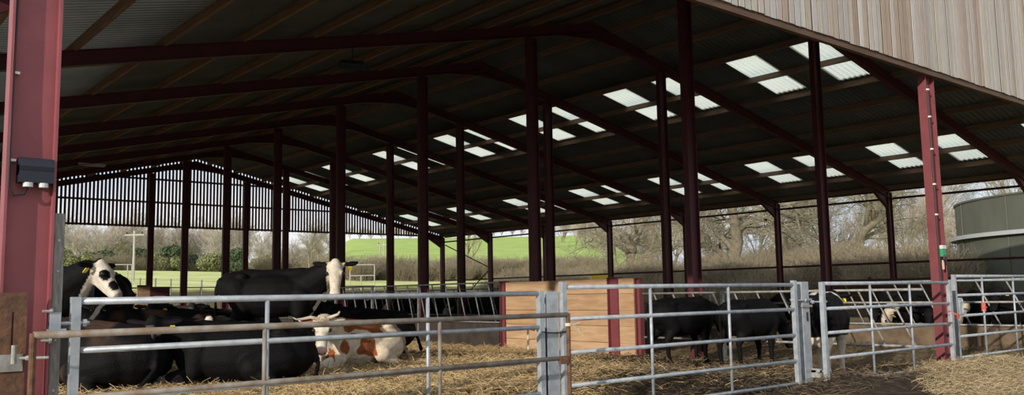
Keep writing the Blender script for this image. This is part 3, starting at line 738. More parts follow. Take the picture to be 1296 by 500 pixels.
def standing(head, neck_mid=None, udder=False, fat=1.0):
    H = head
    def fn(mb):
        mb.ball((-.08, 0, .94), (.74, .37*fat, .37), 18); mb.ball((.38, 0, .95), (.36, .27*fat, .38), 16); mb.ball((-.60, 0, 1.07), (.36, .285*fat, .29), 16)
        mb.caps((-.80, 0, 1.24), (.45, 0, 1.27), .10, .13); mb.caps((-.5, 0, 1.22), (.1, 0, 1.2), .17, .15)
        for s in (-1, 1): mb.ball((-.52, .23*s, 1.26), (.10, .06, .06), 8); mb.ball((-.90, .1*s, 1.16), (.07, .06, .07), 8)
        legs_standing(mb, 1)
        hp = H.translation; m = (Vector((.62, 0, 1.14))+hp)*.5+Vector((0, 0, .03)) if neck_mid is None else Vector(neck_mid)
        mb.caps((.50, 0, 1.10), m, .27, .19, 14); mb.caps((.55, 0, .92), m+Vector((0, 0, -.1)), .2, .13, 12); mb.caps(m, hp+(H.to_3x3() @ Vector((.03, 0, -.03))), .19, .12, 14)
        if udder: mb.ball((-.42, 0, .62), (.2, .17, .15), 12)
        mb.caps((-.93, 0, 1.22), (-1.0, 0, 1.05), .035, .028, 8); mb.caps((-1.0, 0, 1.05), (-.99, 0, .62), .028, .028, 8); mb.caps((-.99, 0, .62), (-.98, 0, .42), .045, .03, 8)
        head_shapes(mb, H)
    return fn
def lying(head, neck_mid=None):
    H = head
    def fn(mb):
        mb.ball((-.05, 0, .42), (.76, .43, .39), 18); mb.ball((.42, 0, .44), (.36, .30, .36), 16); mb.ball((-.62, .02, .42), (.40, .38, .34), 16)
        mb.caps((-.80, 0, .66), (.45, 0, .76), .12, .13); mb.caps((-.5, 0, .62), (.1, 0, .66), .18, .17)
        for s in (-1, 1): mb.ball((-.55, .22*s, .70), (.11, .08, .07), 8)
        for s in (-1, 1):
            mb.caps((.46, .18*s, .5), (.52, .24*s, .24), .19, .12)
            mb.caps((.52, .24*s, .24), (.86+.05*s, .22*s, .12), .10, .07); mb.caps((.86+.05*s, .22*s, .12), (.60, .30*s, .06), .055, .045); mb.caps((.60, .30*s, .06), (.52, .31*s, .06), .05, .055)
        s = -1
        mb.caps((-.62, .25*s, .38), (-.18, .47*s, .30), .27, .15); mb.caps((-.18, .47*s, .28), (-.55, .56*s, .11), .13, .075); mb.caps((-.55, .56*s, .10), (-.12, .58*s, .07), .06, .045); mb.caps((-.12, .58*s, .07), (-.03, .58*s, .07), .05, .055)
        s = 1
        mb.caps((-.55, .25*s, .38), (-.22, .44*s, .28), .26, .16); mb.caps((-.22, .44*s, .22), (-.5, .5*s, .10), .12, .075)
        hp = H.translation; m = (Vector((.60, 0, .66))+hp)*.5+Vector((0, 0, .03)) if neck_mid is None else Vector(neck_mid)
        mb.caps((.48, 0, .58), m, .27, .19, 14); mb.caps((.58, 0, .42), m+Vector((0, 0, -.09)), .2, .14, 12); mb.caps(m, hp+(H.to_3x3() @ Vector((.03, 0, -.03))), .19, .12, 14)
        mb.caps((-.98, .03, .5), (-1.05, .1, .3), .04, .03, 8); mb.caps((-1.05, .1, .3), (-1.0, .3, .08), .03, .04, 8)
        head_shapes(mb, H)
    return fn
def nz(p, f, s=0): return noise.noise(Vector((p.x*f+s, p.y*f+s*1.3, p.z*f-s)))
def plain(base=BLK, tint=None, seed=0, H=None, face=None):
    inv = H.inverted() if H is not None else None
    def fn(p):
        c = base
        if tint:
            k = sst(.05, .45, nz(p, 2.2, seed)+(p.z-.55)*.6); c = tuple(a*(1-k)+b*k for a, b in zip(base, tint))
        if face and inv:
            q = (inv @ p)/HS; r = face(q, p)
            if r: c = r
        return c
    return fn
def add_eyes(parent, H, s=1.12):
    for k in (-1, 1):
        mb = MB(); mb.ball(H @ Vector((.185*s, .112*k*s, .03*s)), .029*s, 10); mb.build('eye', M_eye, parent, org=(0, 0, 0), smooth=True)
        mb = MB(); mb.ball(H @ Vector((.517*s, .042*k*s, -.075*s)), (.014, .014, .014), 8); mb.build('nostril', M_eye, parent, org=(0, 0, 0), smooth=True)
def add_tag(parent, H, side, m=M_yellow, name='ear_tag', size=1.0):
    R3 = H.to_3x3(); mb = MB()
    vs = []
    for dx in (.03, .038):
        for y, z in ((-.03, .0), (.03, 0), (.037, -.05), (.03, -.085), (-.03, -.085), (-.037, -.05)): vs.append(H @ Vector((dx, (.235*side)+y*size, -.01+z*size)))
    mb.add(vs, [(5,4,3,2,1,0), (6,7,8,9,10,11)]+[(i, (i+1) % 6, (i+1) % 6+6, i+6) for i in range(6)])
    mb.build(name, m, parent, org=(0, 0, 0))
def cow(fn, colf, H, loc, heading, scale, label, tags=(), vox=.024, eyes=True, group=None, smooth=4):
    t = thing('cow', loc, label, 'cow', group, radians(heading)); t.scale = (scale,)*3
    me = make_body(fn, colf, vox, smooth); o = bpy.data.objects.new('body', me); COL.objects.link(o); o.parent = t
    if eyes: add_eyes(o, H)
    for sd, m in tags: add_tag(o, H, sd, m)
    return t
def place(px, dep, py=400):
    p = at_d(px, py, dep); return (p.x, p.y, gz(p.x, p.y)-.03)
SC = 1.1
def wface(q, p):        # white face with black ears
    if abs(q.y) > .125: return None
    if q.x > -.04: return PNK if q.x > .50 and q.z < -.03 else WHT
# cream and chestnut cow with horns
H = HM((.95, .32, .84), 52, -48)
def cream(p):
    q = (Hc @ p)/HS
    if q.x > -.1 and p.x > .7 and abs(q.y) < .3 and q.x > -.06:
        if abs(q.y) > .13: return CHE if q.y < 0 else CRM
        if q.x > .45: return PNK
        return WHT
    n = nz(p, 1.9, 4.2)
    for c, r in (((.72, .22, .36), .13), ((.50, .34, .42), .10), ((.15, .08, .78), .25), ((-.12, .22, .70), .25), ((.02, .44, .46), .17), ((-.35, .15, .78), .19), ((.30, .38, .62), .10), ((.36, .12, .86), .12), ((-.62, .05, .74), .14), ((-.5, .42, .32), .07), ((.80, .30, .60), .13), ((.3, -.35, .5), .2)):
        if (p-Vector(c)).length < r*(1+1.3*nz(p, 5, 1)): return CHE
    if p.x < -.66: return (.36, .28, .20)
    return CRM
Hc = H.inverted()
t = cow(lying(H), cream, H, place(450, 15.8), 190, 1.06, 'cream and chestnut horned cow lying in the straw, facing the camera', tags=((-1, M_yellow),), vox=.02)
for s, pts in ((-1, [(.0, -.07, .06), (-.02, -.16, .08), (.0, -.27, .07), (.03, -.36, .10), (.03, -.40, .14)]), (1, [(.0, .07, .06), (-.02, .15, .09), (.0, .22, .15), (.03, .24, .24)])):
    mb = MB(); mb.tube([H @ (Vector(p)*HS) for p in pts], [.032, .028, .022, .014, .006][:len(pts)], 10); mb.build('horn', M_horn, [c for c in t.children if c.name.startswith('body')][0], org=(0, 0, 0), smooth=True)
mb = MB(); rr = random.Random(2)
for i in range(260):
    a = rr.uniform(0, 2*pi); rad = rr.uniform(0, .1); p0 = H @ Vector((.03+rad*cos(a)*.9, rad*sin(a), .085)); p1 = p0+(H.to_3x3() @ Vector((rr.uniform(-.02, .05), rr.uniform(-.03, .03), rr.uniform(.02, .055)))); mb.tube([p0, p1], [.006, .002], 4)
mb.build('poll_hair', mat('cream_hair', (.74, .64, .48), .9), [c for c in t.children if c.name.startswith('body')][0], org=(0, 0, 0))

# standing black cow with white face looking at camera
H = HM((1.0, -.22, 1.42), -82, -52)
def f7(q, p):
    if q.x > -.06 and abs(q.y) < .125 : return PNK if (q.x > .5 and q.z < -.02) else (.68, .62, .50)
    return None
base7 = plain(H=H, face=f7)
def c7(p):
    if p.x > .62 and p.z < .98 and abs(p.y) < .12 and p.x < 1: return WHT
    return base7(p)
p = at_d(350, 380, 16.2)
cow(standing(H, (.82, -.08, 1.3), fat=1.08), c7, H, (p.x, p.y, gz(p.x, p.y)-.03), -38, 1.125, 'large black cow standing side-on with a white face turned to the camera', tags=((1, M_yellow),), vox=.023)

# left standing cow, black and white face
H = HM((.98, 0, 1.38), -12, -42)
def f1(q, p):
    if q.x < -.02 or abs(q.y) > .13: return None
    if (Vector((q.x-.20, q.y+.09, q.z-.03))).length < .075 or (Vector((q.x-.36, q.y+.03, q.z-.0))).length < .07: return BLK
    if q.x > .47 : return (.32, .28, .25)
    return WHT
p = at_d(104, 380, 13.6)
hd = Vector((1, 0, 0)); hd.rotate(Euler((0, 0, radians(-44))))
p = at_d(128, 380, 13.7); b = p-hd*1.15
cow(standing(H, fat=1.05), plain(H=H, face=f1), H, (b.x, b.y, gz(b.x, b.y)-.02), -44, 1.12, 'black cow standing by the left column with a black and white blotched face', tags=((-1, M_yellow),), vox=.023)
# black rump behind it
H = HM((1.05, .15, .95), 10, -60)
p = at_d(139, 380, 18.5)
cow(standing(H), plain(), H, (p.x, p.y, gz(p.x, p.y)-.02), 60, 1.13, 'black cow seen from behind beyond the blotch-faced one', vox=.03, eyes=False)

# lying black cattle at the left
def lie(px, dep, head, hd, sc, label, tags=(), tint=None, face=None, vox=.024, mid=None, seed=0, base=BLK):
    p = at_d(px, 400, dep)
    return cow(lying(head, mid), plain(base, tint, seed, head, face), head, (p.x, p.y, gz(p.x, p.y)-.04), hd, sc, label, tags, vox)
def fgrey(q, p):
    if q.x > .30 and abs(q.y) < .12: return GRY
    if q.x > .1 and q.z > .02 and abs(q.y) < .05: return (.09, .085, .085)
H = HM((.98, .30, .86), 78, -50)
lie(301, 12.9, H, 152, 1.12, 'big black cow lying just behind the rusty gate with its grey muzzle to the camera', ((1, M_yellow), (-1, M_yellow)), face=fgrey, mid=(.75, .12, .76))
H = HM((1.0, -.1, .80), -15, -40)
lie(120, 12.6, H, 118, 1.22, 'black cow with a brownish back lying by the left gate hinge', tint=(.06, .036, .026), seed=3)
def fwht(q, p):
    if q.x > -.04 and abs(q.y) < .05 and q.z > -.02: return WHT
    if q.x > .42: return (.3, .2, .16)
H = HM((1.0, .2, .92), 40, -25)
lie(208, 15.2, H, 175, .96, 'dark brownish cow lying with a white streak on its face, behind the first row', ((-1, M_yellow),), tint=(.06, .034, .024), face=fwht, seed=5)
H = HM((1.0, .25, .92), 65, -45)
lie(262, 16.4, H, 165, .96, 'black cow lying in the second row with a yellow tag, below the second back column', ((-1, M_yellow), (1, M_yellow)), seed=6)
def fspot(q, p):
    if q.x > .38: return GRY
    if (Vector((q.x-.05, q.y, q.z-.08))).length < .06: return WHT
H = HM((1.0, .3, .90), 80, -42)
lie(338, 15.4, H, 160, .96, 'black cow lying under the big standing cow with a white spot on its brow', face=fspot, tint=(.03, .026, .026), seed=8)
H = HM((1.0, .25, .88), 60, -48)
def fw8(q, p):
    if p.z < .62 and p.x > .7 and abs(q.y) < .1 and q.x < .1: return WHT
lie(462, 18.0, H, 180, 1.15, 'black cow lying behind the cream cow with a pale square ear tag', ((-1, M_tagw),), face=fw8)
H = HM((1.0, -.1, .9), -20, -30)
lie(150, 17.0, H, 165, .96, 'black cow lying behind the brown-backed one, only its back showing', (), seed=9)
H = HM((1.0, .25, .92), 70, -40)
lie(300, 18.6, H, 170, .96, 'black cow lying furthest back below the standing cow\'s rump', (), tint=(.03, .026, .026), face=fgrey, seed=11)

# right pen
Hf = HM((1.12, 0, .86), 0, -60)
def stand(px, dep, head, hd, sc, label, colf=None, tags=(), vox=.026, fat=1.05, ud=False, eyes=True):
    p = at_d(px, 400, dep)
    return cow(standing(head, fat=fat, udder=ud), colf or plain(), head, (p.x, p.y, gz(p.x, p.y)-.03), hd, sc, label, tags, vox, eyes)
stand(866, 20.2, Hf, -8, 1.10, 'broad black cow feeding at the barrier right of the slim red post', fat=1.15)
stand(950, 19.6, Hf, -2, 1.08, 'black cow feeding beside the broad one, behind the right half of the middle gate', fat=1.1)
H = HM((1.0, .08, 1.30), 25, -35)
def heifer(p):
    if p.z > 1.32 and abs(p.y) < .05 and -.7 < p.x < .55: return WHT
    if p.z < .66 and (nz(p, 2.5, 2) > -.25 or p.z < .4): return (.60, .52, .44)
    if .5 < p.x < .62 and abs(nz(p, 1.5, 7)) < .25 and p.z > .8: return WHT
    return BLK
p = at_d(1041, 400, 15.9)
cow(standing(H, udder=True), heifer, H, (p.x, p.y, gz(p.x, p.y)-.02), 18, 1.09, 'black heifer with white legs and a white spine line behind the stained gate post', ((-1, M_yellow), (1, M_yellow)), .023)

# cattle beyond the barriers, facing the feed passage
def beyond_color(s):
    def fn(p):
        if s % 3 == 1 and p.x > .9 and p.z < 1.1 and abs(p.y) < .12: return (.55, .47, .38)
        if s % 3 == 2 and p.z < .5: return (.5, .42, .33)
        if s % 3 == 2 and nz(p, 1.6, s) > .42: return WHT
        return BLK
    return fn
protos = []
for s in range(3):
    Hh = [HM((1.1, .1, .95), 12, -50), HM((1.12, -.12, .82), -10, -62), HM((1.02, 0, 1.35), 5, -35)][s]
    protos.append((make_body(standing(Hh, fat=1.1), beyond_color(s), .034, 3), Hh))
def beyond(x, y, hd, s, sc, label, group=None, z=-.15):
    if z == -.15:
        x += .35
        for k in range(0, 8):
            if abs(y-fy(k)) < .85: y = fy(k)+(.9 if y > fy(k) else -.9)
    t = thing('cow', (x, y, z), label, 'cow', group, radians(hd)); t.scale = (sc,)*3
    o = bpy.data.objects.new('body', protos[s][0]); COL.objects.link(o); o.parent = t
    add_eyes(o, protos[s][1]); add_tag(o, protos[s][1], 1); return t
lst = [(1100, 24.9, 188, 0, 'black cow feeding beyond the passage, seen through the left half of the dung-splashed gate'),
       (1152, 24.9, 172, 1, 'black cow with a pale muzzle feeding beyond the passage, left of the right red column'),
       (1186, 25.0, 183, 0, 'black cow feeding beyond the passage, partly behind the right red column'),
       (1236, 25.0, 178, 1, 'black cow feeding beyond the passage, seen through the left of the far right gate'),
       (1270, 24.6, 186, 2, 'black cow with raised head beyond the passage at the right-hand picture edge'),
       (992, 25.1, 180, 0, 'black cow beyond the passage, over the rump of the second feeding cow'),]
for px, X, hd, s, lab in lst:
    p = at_x(px, 380, X); beyond(X, p.y, hd, s, 1.12, lab)
for i, (px, X, hd, s) in enumerate([(446, 24.9, 176, 2), (476, 25.1, 190, 0), (506, 24.8, 185, 1), (528, 25.2, 172, 2), (556, 24.9, 180, 0), (584, 25.0, 188, 1), (604, 24.8, 178, 2), (628, 25.2, 184, 0)]):
    p = at_x(px, 370, X); beyond(X, p.y, hd, s, 1.16, 'black cow standing beyond the long feed barrier, %s from the left' % ordinal(i), 'cattle beyond the long feed barrier')
# ------------------------------------------------------------------ straw
def straw(name, n, region, m, label, lift=.02, seed=1, dens=None, ln=(.08, .26)):
    rr = random.Random(seed); vs = []; fs = []
    for i in range(n):
        for _ in range(20):
            x = rr.uniform(region[0], region[1]); y = rr.uniform(region[2], region[3])
            if dens is None or rr.random() < dens(x, y): break
        z = gz(x, y)+lift*rr.random(); a = rr.uniform(0, 2*pi); L = rr.uniform(*ln); w = rr.uniform(.0025, .005)
        tilt = rr.gauss(.05, .28); d = Vector((cos(a)*cos(tilt), sin(a)*cos(tilt), sin(tilt)))*L/2; s = Vector((-sin(a), cos(a), 0))*w; u = Vector((0, 0, w*1.2))
        c = Vector((x, y, z+abs(d.z))); bend = Vector((rr.uniform(-.02, .02), rr.uniform(-.02, .02), rr.uniform(0, .03)))
        b = len(vs)
        for q in (c-d, c+bend, c+d): vs += [q-s, q+s, q+u]
        for k in (0, 3): fs += [(b+k, b+k+1, b+k+4, b+k+3), (b+k+1, b+k+2, b+k+5, b+k+4), (b+k+2, b+k, b+k+3, b+k+5)]
    mb = MB(); mb.v = vs; mb.f = fs
    o = mb.build(name, m); tag(o, label, 'straw', kind='stuff'); return o
straw('straw_bedding', 85000, (1.9, 17.0, 8.2, 26), M_straw, 'loose golden straw bedding spread over the pen floor', .05, 1,
      lambda x, y: (1-.96*sst(6.9, 9.8, x-.8*(y-8)+1.8*noise.noise(Vector((x*.4, y*.4, 1)))))*(1 if y < 18 else .5))
straw('soiled_straw', 6500, (9, 17.2, 6.3, 17), M_strawd, 'trampled soiled straw and dung behind the middle gates', .04, 2)
straw('spilled_straw', 7500, (12.2, 20, 4.9, 8.1), M_straws, 'pale spilled straw on the yard outside the right gates', .03, 3, lambda x, y: sst(-.6, .6, x-1.9*(y-6.1)-13.2+.8*noise.noise(Vector((x, y, 5))))*math.exp(-((x-1.9*(y-6.1)-13.6)/3.2)**2)*(.25+.75*sst(4.5, 6.6, y)))
straw('passage_fodder', 5000, (17.6, 23.3, 6, 22), M_strawd, 'brown fodder heaped along the feed passage', .12, 4, lambda x, y: .2+.8*sst(21, 23, x))

# ------------------------------------------------------------------ green tank
az = atan2(ray((1215, 360)).y, ray((1215, 360)).x); RT = 10.0; T = 60.0; dc = sqrt(T*T+RT*RT); ac = az-math.asin(RT/dc)
cx, cy = dc*cos(ac), dc*sin(ac)
ztop = 6.35
t = thing('slurry_tank', (cx, cy, 0), 'large round olive green tank beyond the far side at the right edge', 'tank')
def ring(mb, r0, r1, z0, z1, n=96):
    vs = []; 
    for r, z in ((r0, z0), (r1, z0), (r1, z1), (r0, z1)):
        vs += [(cx+r*cos(2*pi*k/n), cy+r*sin(2*pi*k/n), z) for k in range(n)]
    fs = [(i*n+k, i*n+(k+1) % n, ((i+1) % 4)*n+(k+1) % n, ((i+1) % 4)*n+k) for i in range(4) for k in range(n)]
    mb.add(vs, fs)
mb = MB(); ring(mb, RT-.06, RT, -.2, ztop); mb.build('tank_wall', M_tank, t, smooth=False)
mb = MB(); ring(mb, RT-.1, RT+.07, ztop-.05, ztop+.05); mb.build('rim', M_tank, t)
mb = MB(); ring(mb, RT, RT+.35, 4.25, 4.32); ring(mb, RT+.3, RT+.36, 4.2, 4.42); mb.build('walkway_ring', M_tankl, t)
mb = MB(); ring(mb, RT, RT+.04, 2.95, 3.02); mb.build('seam_band', mat('tank_seam', (.20, .20, .14), .6), t)
mb = MB()
for k in range(14): a = 2*pi*k/14; mb.tube([(cx+(RT+.02)*cos(a), cy+(RT+.02)*sin(a), -.1), (cx+(RT+.02)*cos(a), cy+(RT+.02)*sin(a), ztop)], .02, 5)
mb.build('wall_seams', M_tank, t)

# ------------------------------------------------------------------ trees and bushes
def twig_geo(vs, fs, a, b, ra, rb):
    d = (b-a)
    if d.length < 1e-4: return
    d.normalize(); u = Vector((0, 0, 1)) if abs(d.z) < .9 else Vector((1, 0, 0)); r = d.cross(u).normalized(); u = r.cross(d); n = len(vs)
    for p, q in ((a, ra), (b, rb)):
        for k in range(3): t_ = 2*pi*k/3; vs.append(tuple(p+(r*cos(t_)+u*sin(t_))*q))
    fs += [(n, n+1, n+4, n+3), (n+1, n+2, n+5, n+4), (n+2, n, n+3, n+5)]
def tree_meshes(seed, h, spread, trunk_r, levels=5, nb=(5, 5, 5, 5), twr=.012, gnarl=.35, m_tw=M_twig, low=.25):
    rr = random.Random(seed); big = MB(); vs = []; fs = []
    def grow(p, d, L, r, lv):
        segs = 5 if lv < 2 else 3; pts = [p]; rad = [r]; q = p; dd = d
        for i in range(segs):
            dd = (dd+Vector((rr.gauss(0, gnarl*.45), rr.gauss(0, gnarl*.45), rr.gauss(.03, gnarl*.3)))).normalized(); q = q+dd*L/segs; pts.append(q); rad.append(r*(1-.62*(i+1)/segs))
        if lv < 2: big.tube(pts, rad, 9 if lv == 0 else 6)
        else:
            for i in range(segs): twig_geo(vs, fs, pts[i], pts[i+1], max(rad[i], twr*.7), max(rad[i+1], twr*.5))
        if lv >= levels: return
        k = nb[min(lv, len(nb)-1)]
        for j in range(k):
            f = low+(1-low)*(j+rr.random())/k if lv == 0 else .2+.8*(j+rr.random())/k
            fi = min(f*segs, segs-.001); i = int(fi); pp = pts[i].lerp(pts[i+1], fi-i)
            ax = (pts[i+1]-pts[i]).normalized(); side = Vector((rr.gauss(0, 1), rr.gauss(0, 1), rr.gauss(0, .5))); side = (side-ax*side.dot(ax)).normalized()
            ang = rr.uniform(.55, 1.15)*spread; nd = (ax*cos(ang)+side*sin(ang)+Vector((0, 0, .08))).normalized()
            grow(pp, nd, L*rr.uniform(.5, .72)*(1 if lv else 1.05-.25*f), rad[i]*rr.uniform(.45, .65), lv+1)
    grow(Vector((0, 0, -.4)), Vector((0, 0, 1)), h*.62, trunk_r, 0)
    tw = MB(); tw.v = vs; tw.f = fs
    return big.mesh('branches', M_bark, smooth=True), tw.mesh('twigs', m_tw)
OAK = [tree_meshes(s, 15, 1.15, .58, 5, (9, 6, 5, 5, 4), gnarl=.6, low=.12) for s in (11, 12)]
ASH = [tree_meshes(s, 13, .72, .26, 5, (9, 5, 4, 4, 4), gnarl=.28, low=.2) for s in (21, 22)]
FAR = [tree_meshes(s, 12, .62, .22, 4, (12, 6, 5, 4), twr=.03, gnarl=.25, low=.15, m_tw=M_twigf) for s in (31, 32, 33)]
def bush_mesh(seed, w, h, n, m, leaf=None, twr=.012):
    rr = random.Random(seed); vs = []; fs = []
    for i in range(n):
        a = rr.uniform(0, 2*pi); r = w*sqrt(rr.random())*.55; base = Vector((r*cos(a), r*sin(a), -.1)); p = base; ln = h*(1-.55*(r/w)**2)*rr.uniform(.55, 1.05)
        d = Vector((cos(a)*r/w*.9+rr.gauss(0, .2), sin(a)*r/w*.9+rr.gauss(0, .2), 1)).normalized()
        for s in range(4):
            q = p+d*ln/4; twig_geo(vs, fs, p, q, twr*(1-.18*s), twr*(1-.18*(s+1)))
            if s > 0:
                for _ in range(2):
                    e = (d+Vector((rr.gauss(0, .7), rr.gauss(0, .7), rr.gauss(0, .5)))).normalized()*ln*.22; twig_geo(vs, fs, q, q+e, twr*.6, twr*.3)
            d = (d+Vector((rr.gauss(0, .22), rr.gauss(0, .22), rr.gauss(-.03, .1)))).normalized(); p = q
    mb = MB(); mb.v = vs; mb.f = fs; return mb.mesh('stems', m)
def leaf_mesh(seed, w, h, n, m, size=.22):
    rr = random.Random(seed); vs = []; fs = []; blobs = [(Vector((rr.gauss(0, .35)*w, rr.gauss(0, .35)*w, h*rr.uniform(.25, .8))), rr.uniform(.3, .5)*w) for _ in range(9)]
    for i in range(n):
        c, r = rr.choice(blobs); v = Vector((rr.gauss(0, 1), rr.gauss(0, 1), rr.gauss(0, 1))).normalized(); p = c+v*r*rr.uniform(.75, 1.08)
        if p.z < .05: p.z = rr.uniform(.05, .6)
        a = Vector((rr.gauss(0, 1), rr.gauss(0, 1), rr.gauss(0, 1))).normalized()*size; b = a.cross(v).normalized()*size*.6; n0 = len(vs)
        vs += [tuple(p-a), tuple(p+b+v*size*.15), tuple(p+a), tuple(p-b+v*size*.15)]; fs.append((n0, n0+1, n0+2, n0+3))
    mb = MB(); mb.v = vs; mb.f = fs; return mb.mesh('foliage', m)
BUSH = [bush_mesh(s, 3.2, 3.6, 520, M_brush, twr=.016) for s in (41, 42, 43)]
HEDGE = [bush_mesh(s, 4.5, 4.6, 520, M_brush, twr=.03) for s in (45, 46)]
EVG = [leaf_mesh(s, 2.6, 5.2, 2600, M_leaf, .22) for s in (51, 52)]
IVY = [leaf_mesh(s, 2.6, 4.6, 2200, M_leafy, .22) for s in (53, 54)]
TRK = MB(); TRK.tube([(0, 0, -.4), (.05, 0, 1.5), (0, .1, 3)], [.18, .13, .08], 7); TRK = TRK.mesh('trunk', M_bark)
rt = random.Random(99)
def plant(name, cat, meshes, x, y, sc, label, group=None, rz=None, dz=0):
    t = thing(name, (x, y, tz(x, y)+dz), label, cat, group, rt.uniform(0, 6.28) if rz is None else rz)
    s = sc*rt.uniform(.9, 1.1); t.scale = (s, s, s*rt.uniform(.92, 1.08))
    for nm, me in meshes:
        o = bpy.data.objects.new(nm, me); COL.objects.link(o); o.parent = t
    return t
def dirp(px, dist):
    d = ray((px, 370)); d.z = 0; d.normalize(); return d.x*dist, d.y*dist
def oak(i): return [('branches', OAK[i][0]), ('twigs', OAK[i][1])]
def ash(i): return [('branches', ASH[i][0]), ('twigs', ASH[i][1])]
def far(i): return [('branches', FAR[i][0]), ('twigs', FAR[i][1])]
x, y = dirp(931, 72); plant('oak_tree', 'tree', oak(0), x, y, 1.12, 'big gnarled bare oak right of the thick dark column, above the middle gate', rz=.6)
x, y = dirp(1066, 84); plant('oak_tree', 'tree', oak(1), x, y, 1.0, 'bare oak with spreading crown between the two right-hand eaves columns', rz=2.2)
x, y = dirp(836, 92); plant('ash_tree', 'tree', ash(0), x, y, 1.15, 'bare tree left of the gnarled oak behind the eaves rail')
x, y = dirp(990, 98); plant('oak_tree', 'tree', oak(1), x, y, 1.1, 'bare oak behind the first open bay left of the stained gate post', rz=4)
x, y = dirp(792, 84); plant('oak_tree', 'tree', oak(0), x, y, .8, 'bare low-branched oak over the yellow machine', rz=3)
x, y = dirp(1196, 135); plant('ash_tree', 'tree', ash(1), x, y, 1.1, 'pale bare tree against the sky just left of the green tank')
x, y = dirp(1148, 110); plant('ash_tree', 'tree', ash(0), x, y, .8, 'smaller bare tree left of the right red column')
x, y = dirp(1286, 130); plant('ash_tree', 'tree', ash(1), x, y, 1.35, 'pale bare tree rising behind the green tank')
x, y = dirp(885, 110); plant('ash_tree', 'tree', ash(1), x, y, 1.1, 'bare tree hidden behind the thick dark column')
x, y = dirp(590, 150); plant('ash_tree', 'tree', ash(0), x, y, .95, 'bare hedgerow tree in front of the green hill')
x, y = dirp(392, 118); plant('ash_tree', 'tree', ash(1), x, y, .62, 'small bare tree in the hedge above the standing cow')
# woods behind the back gable
for i in range(46):
    px = 30+i*8.6+rt.uniform(-5, 5); dist = rt.uniform(185, 250)
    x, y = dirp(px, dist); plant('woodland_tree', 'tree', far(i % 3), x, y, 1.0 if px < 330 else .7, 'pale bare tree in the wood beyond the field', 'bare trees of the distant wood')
for i in range(16):
    px = 700+i*9+rt.uniform(-4, 4); x, y = dirp(px, rt.uniform(230, 300)); plant('woodland_tree', 'tree', far(i % 3), x, y, .7, 'bare tree on the skyline of the hill', 'bare trees on the skyline')
for i in range(22):
    px = 430+i*13+rt.uniform(-4, 4); x, y = dirp(px, rt.uniform(400, 430)); plant('woodland_tree', 'tree', far(i % 3), x, y, .55, 'tiny bare tree on the hilltop', 'tiny trees on the hilltop')
for i in range(20):
    px = 770+i*27+rt.uniform(-5, 5); x, y = dirp(px, rt.uniform(105, 150)); plant('woodland_tree', 'tree', far(i % 3), x, y, rt.uniform(.55, .8), 'bare thicket tree behind the big oaks', 'thicket trees on the right')
# dark evergreens and ivy bushes at the field edge, left
for i, px in enumerate((62, 88, 122, 134, 150, 168, 176, 204, 216, 243, 262, 289, 301, 330, 345)):
    e = i % 3 != 1
    x, y = dirp(px+rt.uniform(-3, 3), rt.uniform(128, 142))
    plant('evergreen_bush' if e else 'ivy_bush', 'bush', [('foliage', (EVG if e else IVY)[i % 2]), ('trunk', TRK)], x, y, rt.uniform(.62, .88), 'dark evergreen bush at the far edge of the field' if e else 'yellow-green ivy-clad bush at the far edge of the field', 'evergreens at the field edge' if e else 'ivy bushes at the field edge')
for i in range(30):
    px = 50+i*13+rt.uniform(-4, 4); x, y = dirp(px, rt.uniform(132, 150)); plant('hedge_shrub', 'bush', [('stems', HEDGE[i % 2])], x, y, rt.uniform(.5, .75), 'brown bare shrub in the hedge across the field', 'hedge shrubs across the field')
for i in range(48):
    px = 425+i*7+rt.uniform(-4, 4); x, y = dirp(px, rt.uniform(98, 110)); plant('hedge_shrub', 'bush', [('stems', HEDGE[i % 2])], x, y, rt.uniform(.42, .58), 'brown bare shrub in the hedge below the green hill', 'hedge shrubs below the hill')
# brush close behind the open far side
for i in range(92):
    px = 625+i*6.4+rt.uniform(-6, 6); dist = rt.uniform(72, 90) if px < 780 else rt.uniform(60, 78) if px < 1080 else rt.uniform(54, 62)
    x, y = dirp(px, dist)
    if x < 47: x = 47+rt.uniform(0, 4)
    plant('brushwood_shrub', 'bush', [('stems', BUSH[i % 3])], x, y, rt.uniform(.42, .6) if px < 790 else rt.uniform(.55, .85), 'tangled bare brushwood beyond the open side of the barn', 'brushwood beyond the open side')

# ------------------------------------------------------------------ field furniture
x, y = dirp(168, 82); z = tz(x, y); top = at_d(168, 291, sqrt(x*x+y*y)*.9)
def pole(px, dist, ytop, label, cross=True, r=.13):
    x, y = dirp(px, dist); z = tz(x, y); d = ray((px, ytop)); k = dist/sqrt(d.x*d.x+d.y*d.y); zt = 1.5+d.z*k
    t = thing('utility_pole', (x, y, z), label, 'pole')
    mb = MB(); mb.tube([(x, y, z-.5), (x, y, zt)], [r, r*.7], 8); mb.build('pole_shaft', M_pole, t)
    if cross:
        v = Vector((.768, -.64, 0))*.9; c = Vector((x, y, zt-.4)); mb = MB(); mb.bar(c-v, c+v, .12, .12); mb.build('crossarm', M_pole, t)
        mb = MB()
        for s in (-.8, 0, .8): mb.tube([c+v*s+Vector((0, 0, .05)), c+v*s+Vector((0, 0, .3))], .06, 8)
        mb.build('insulator', M_dark, t)
pole(168, 90, 292, 'pale utility pole standing in the field at the left')
pole(481, 125, 306, 'thin left-hand pole of the pair on the green hill', False, .1)
pole(486, 125, 306, 'thin right-hand pole of the pair on the green hill', True, .1)
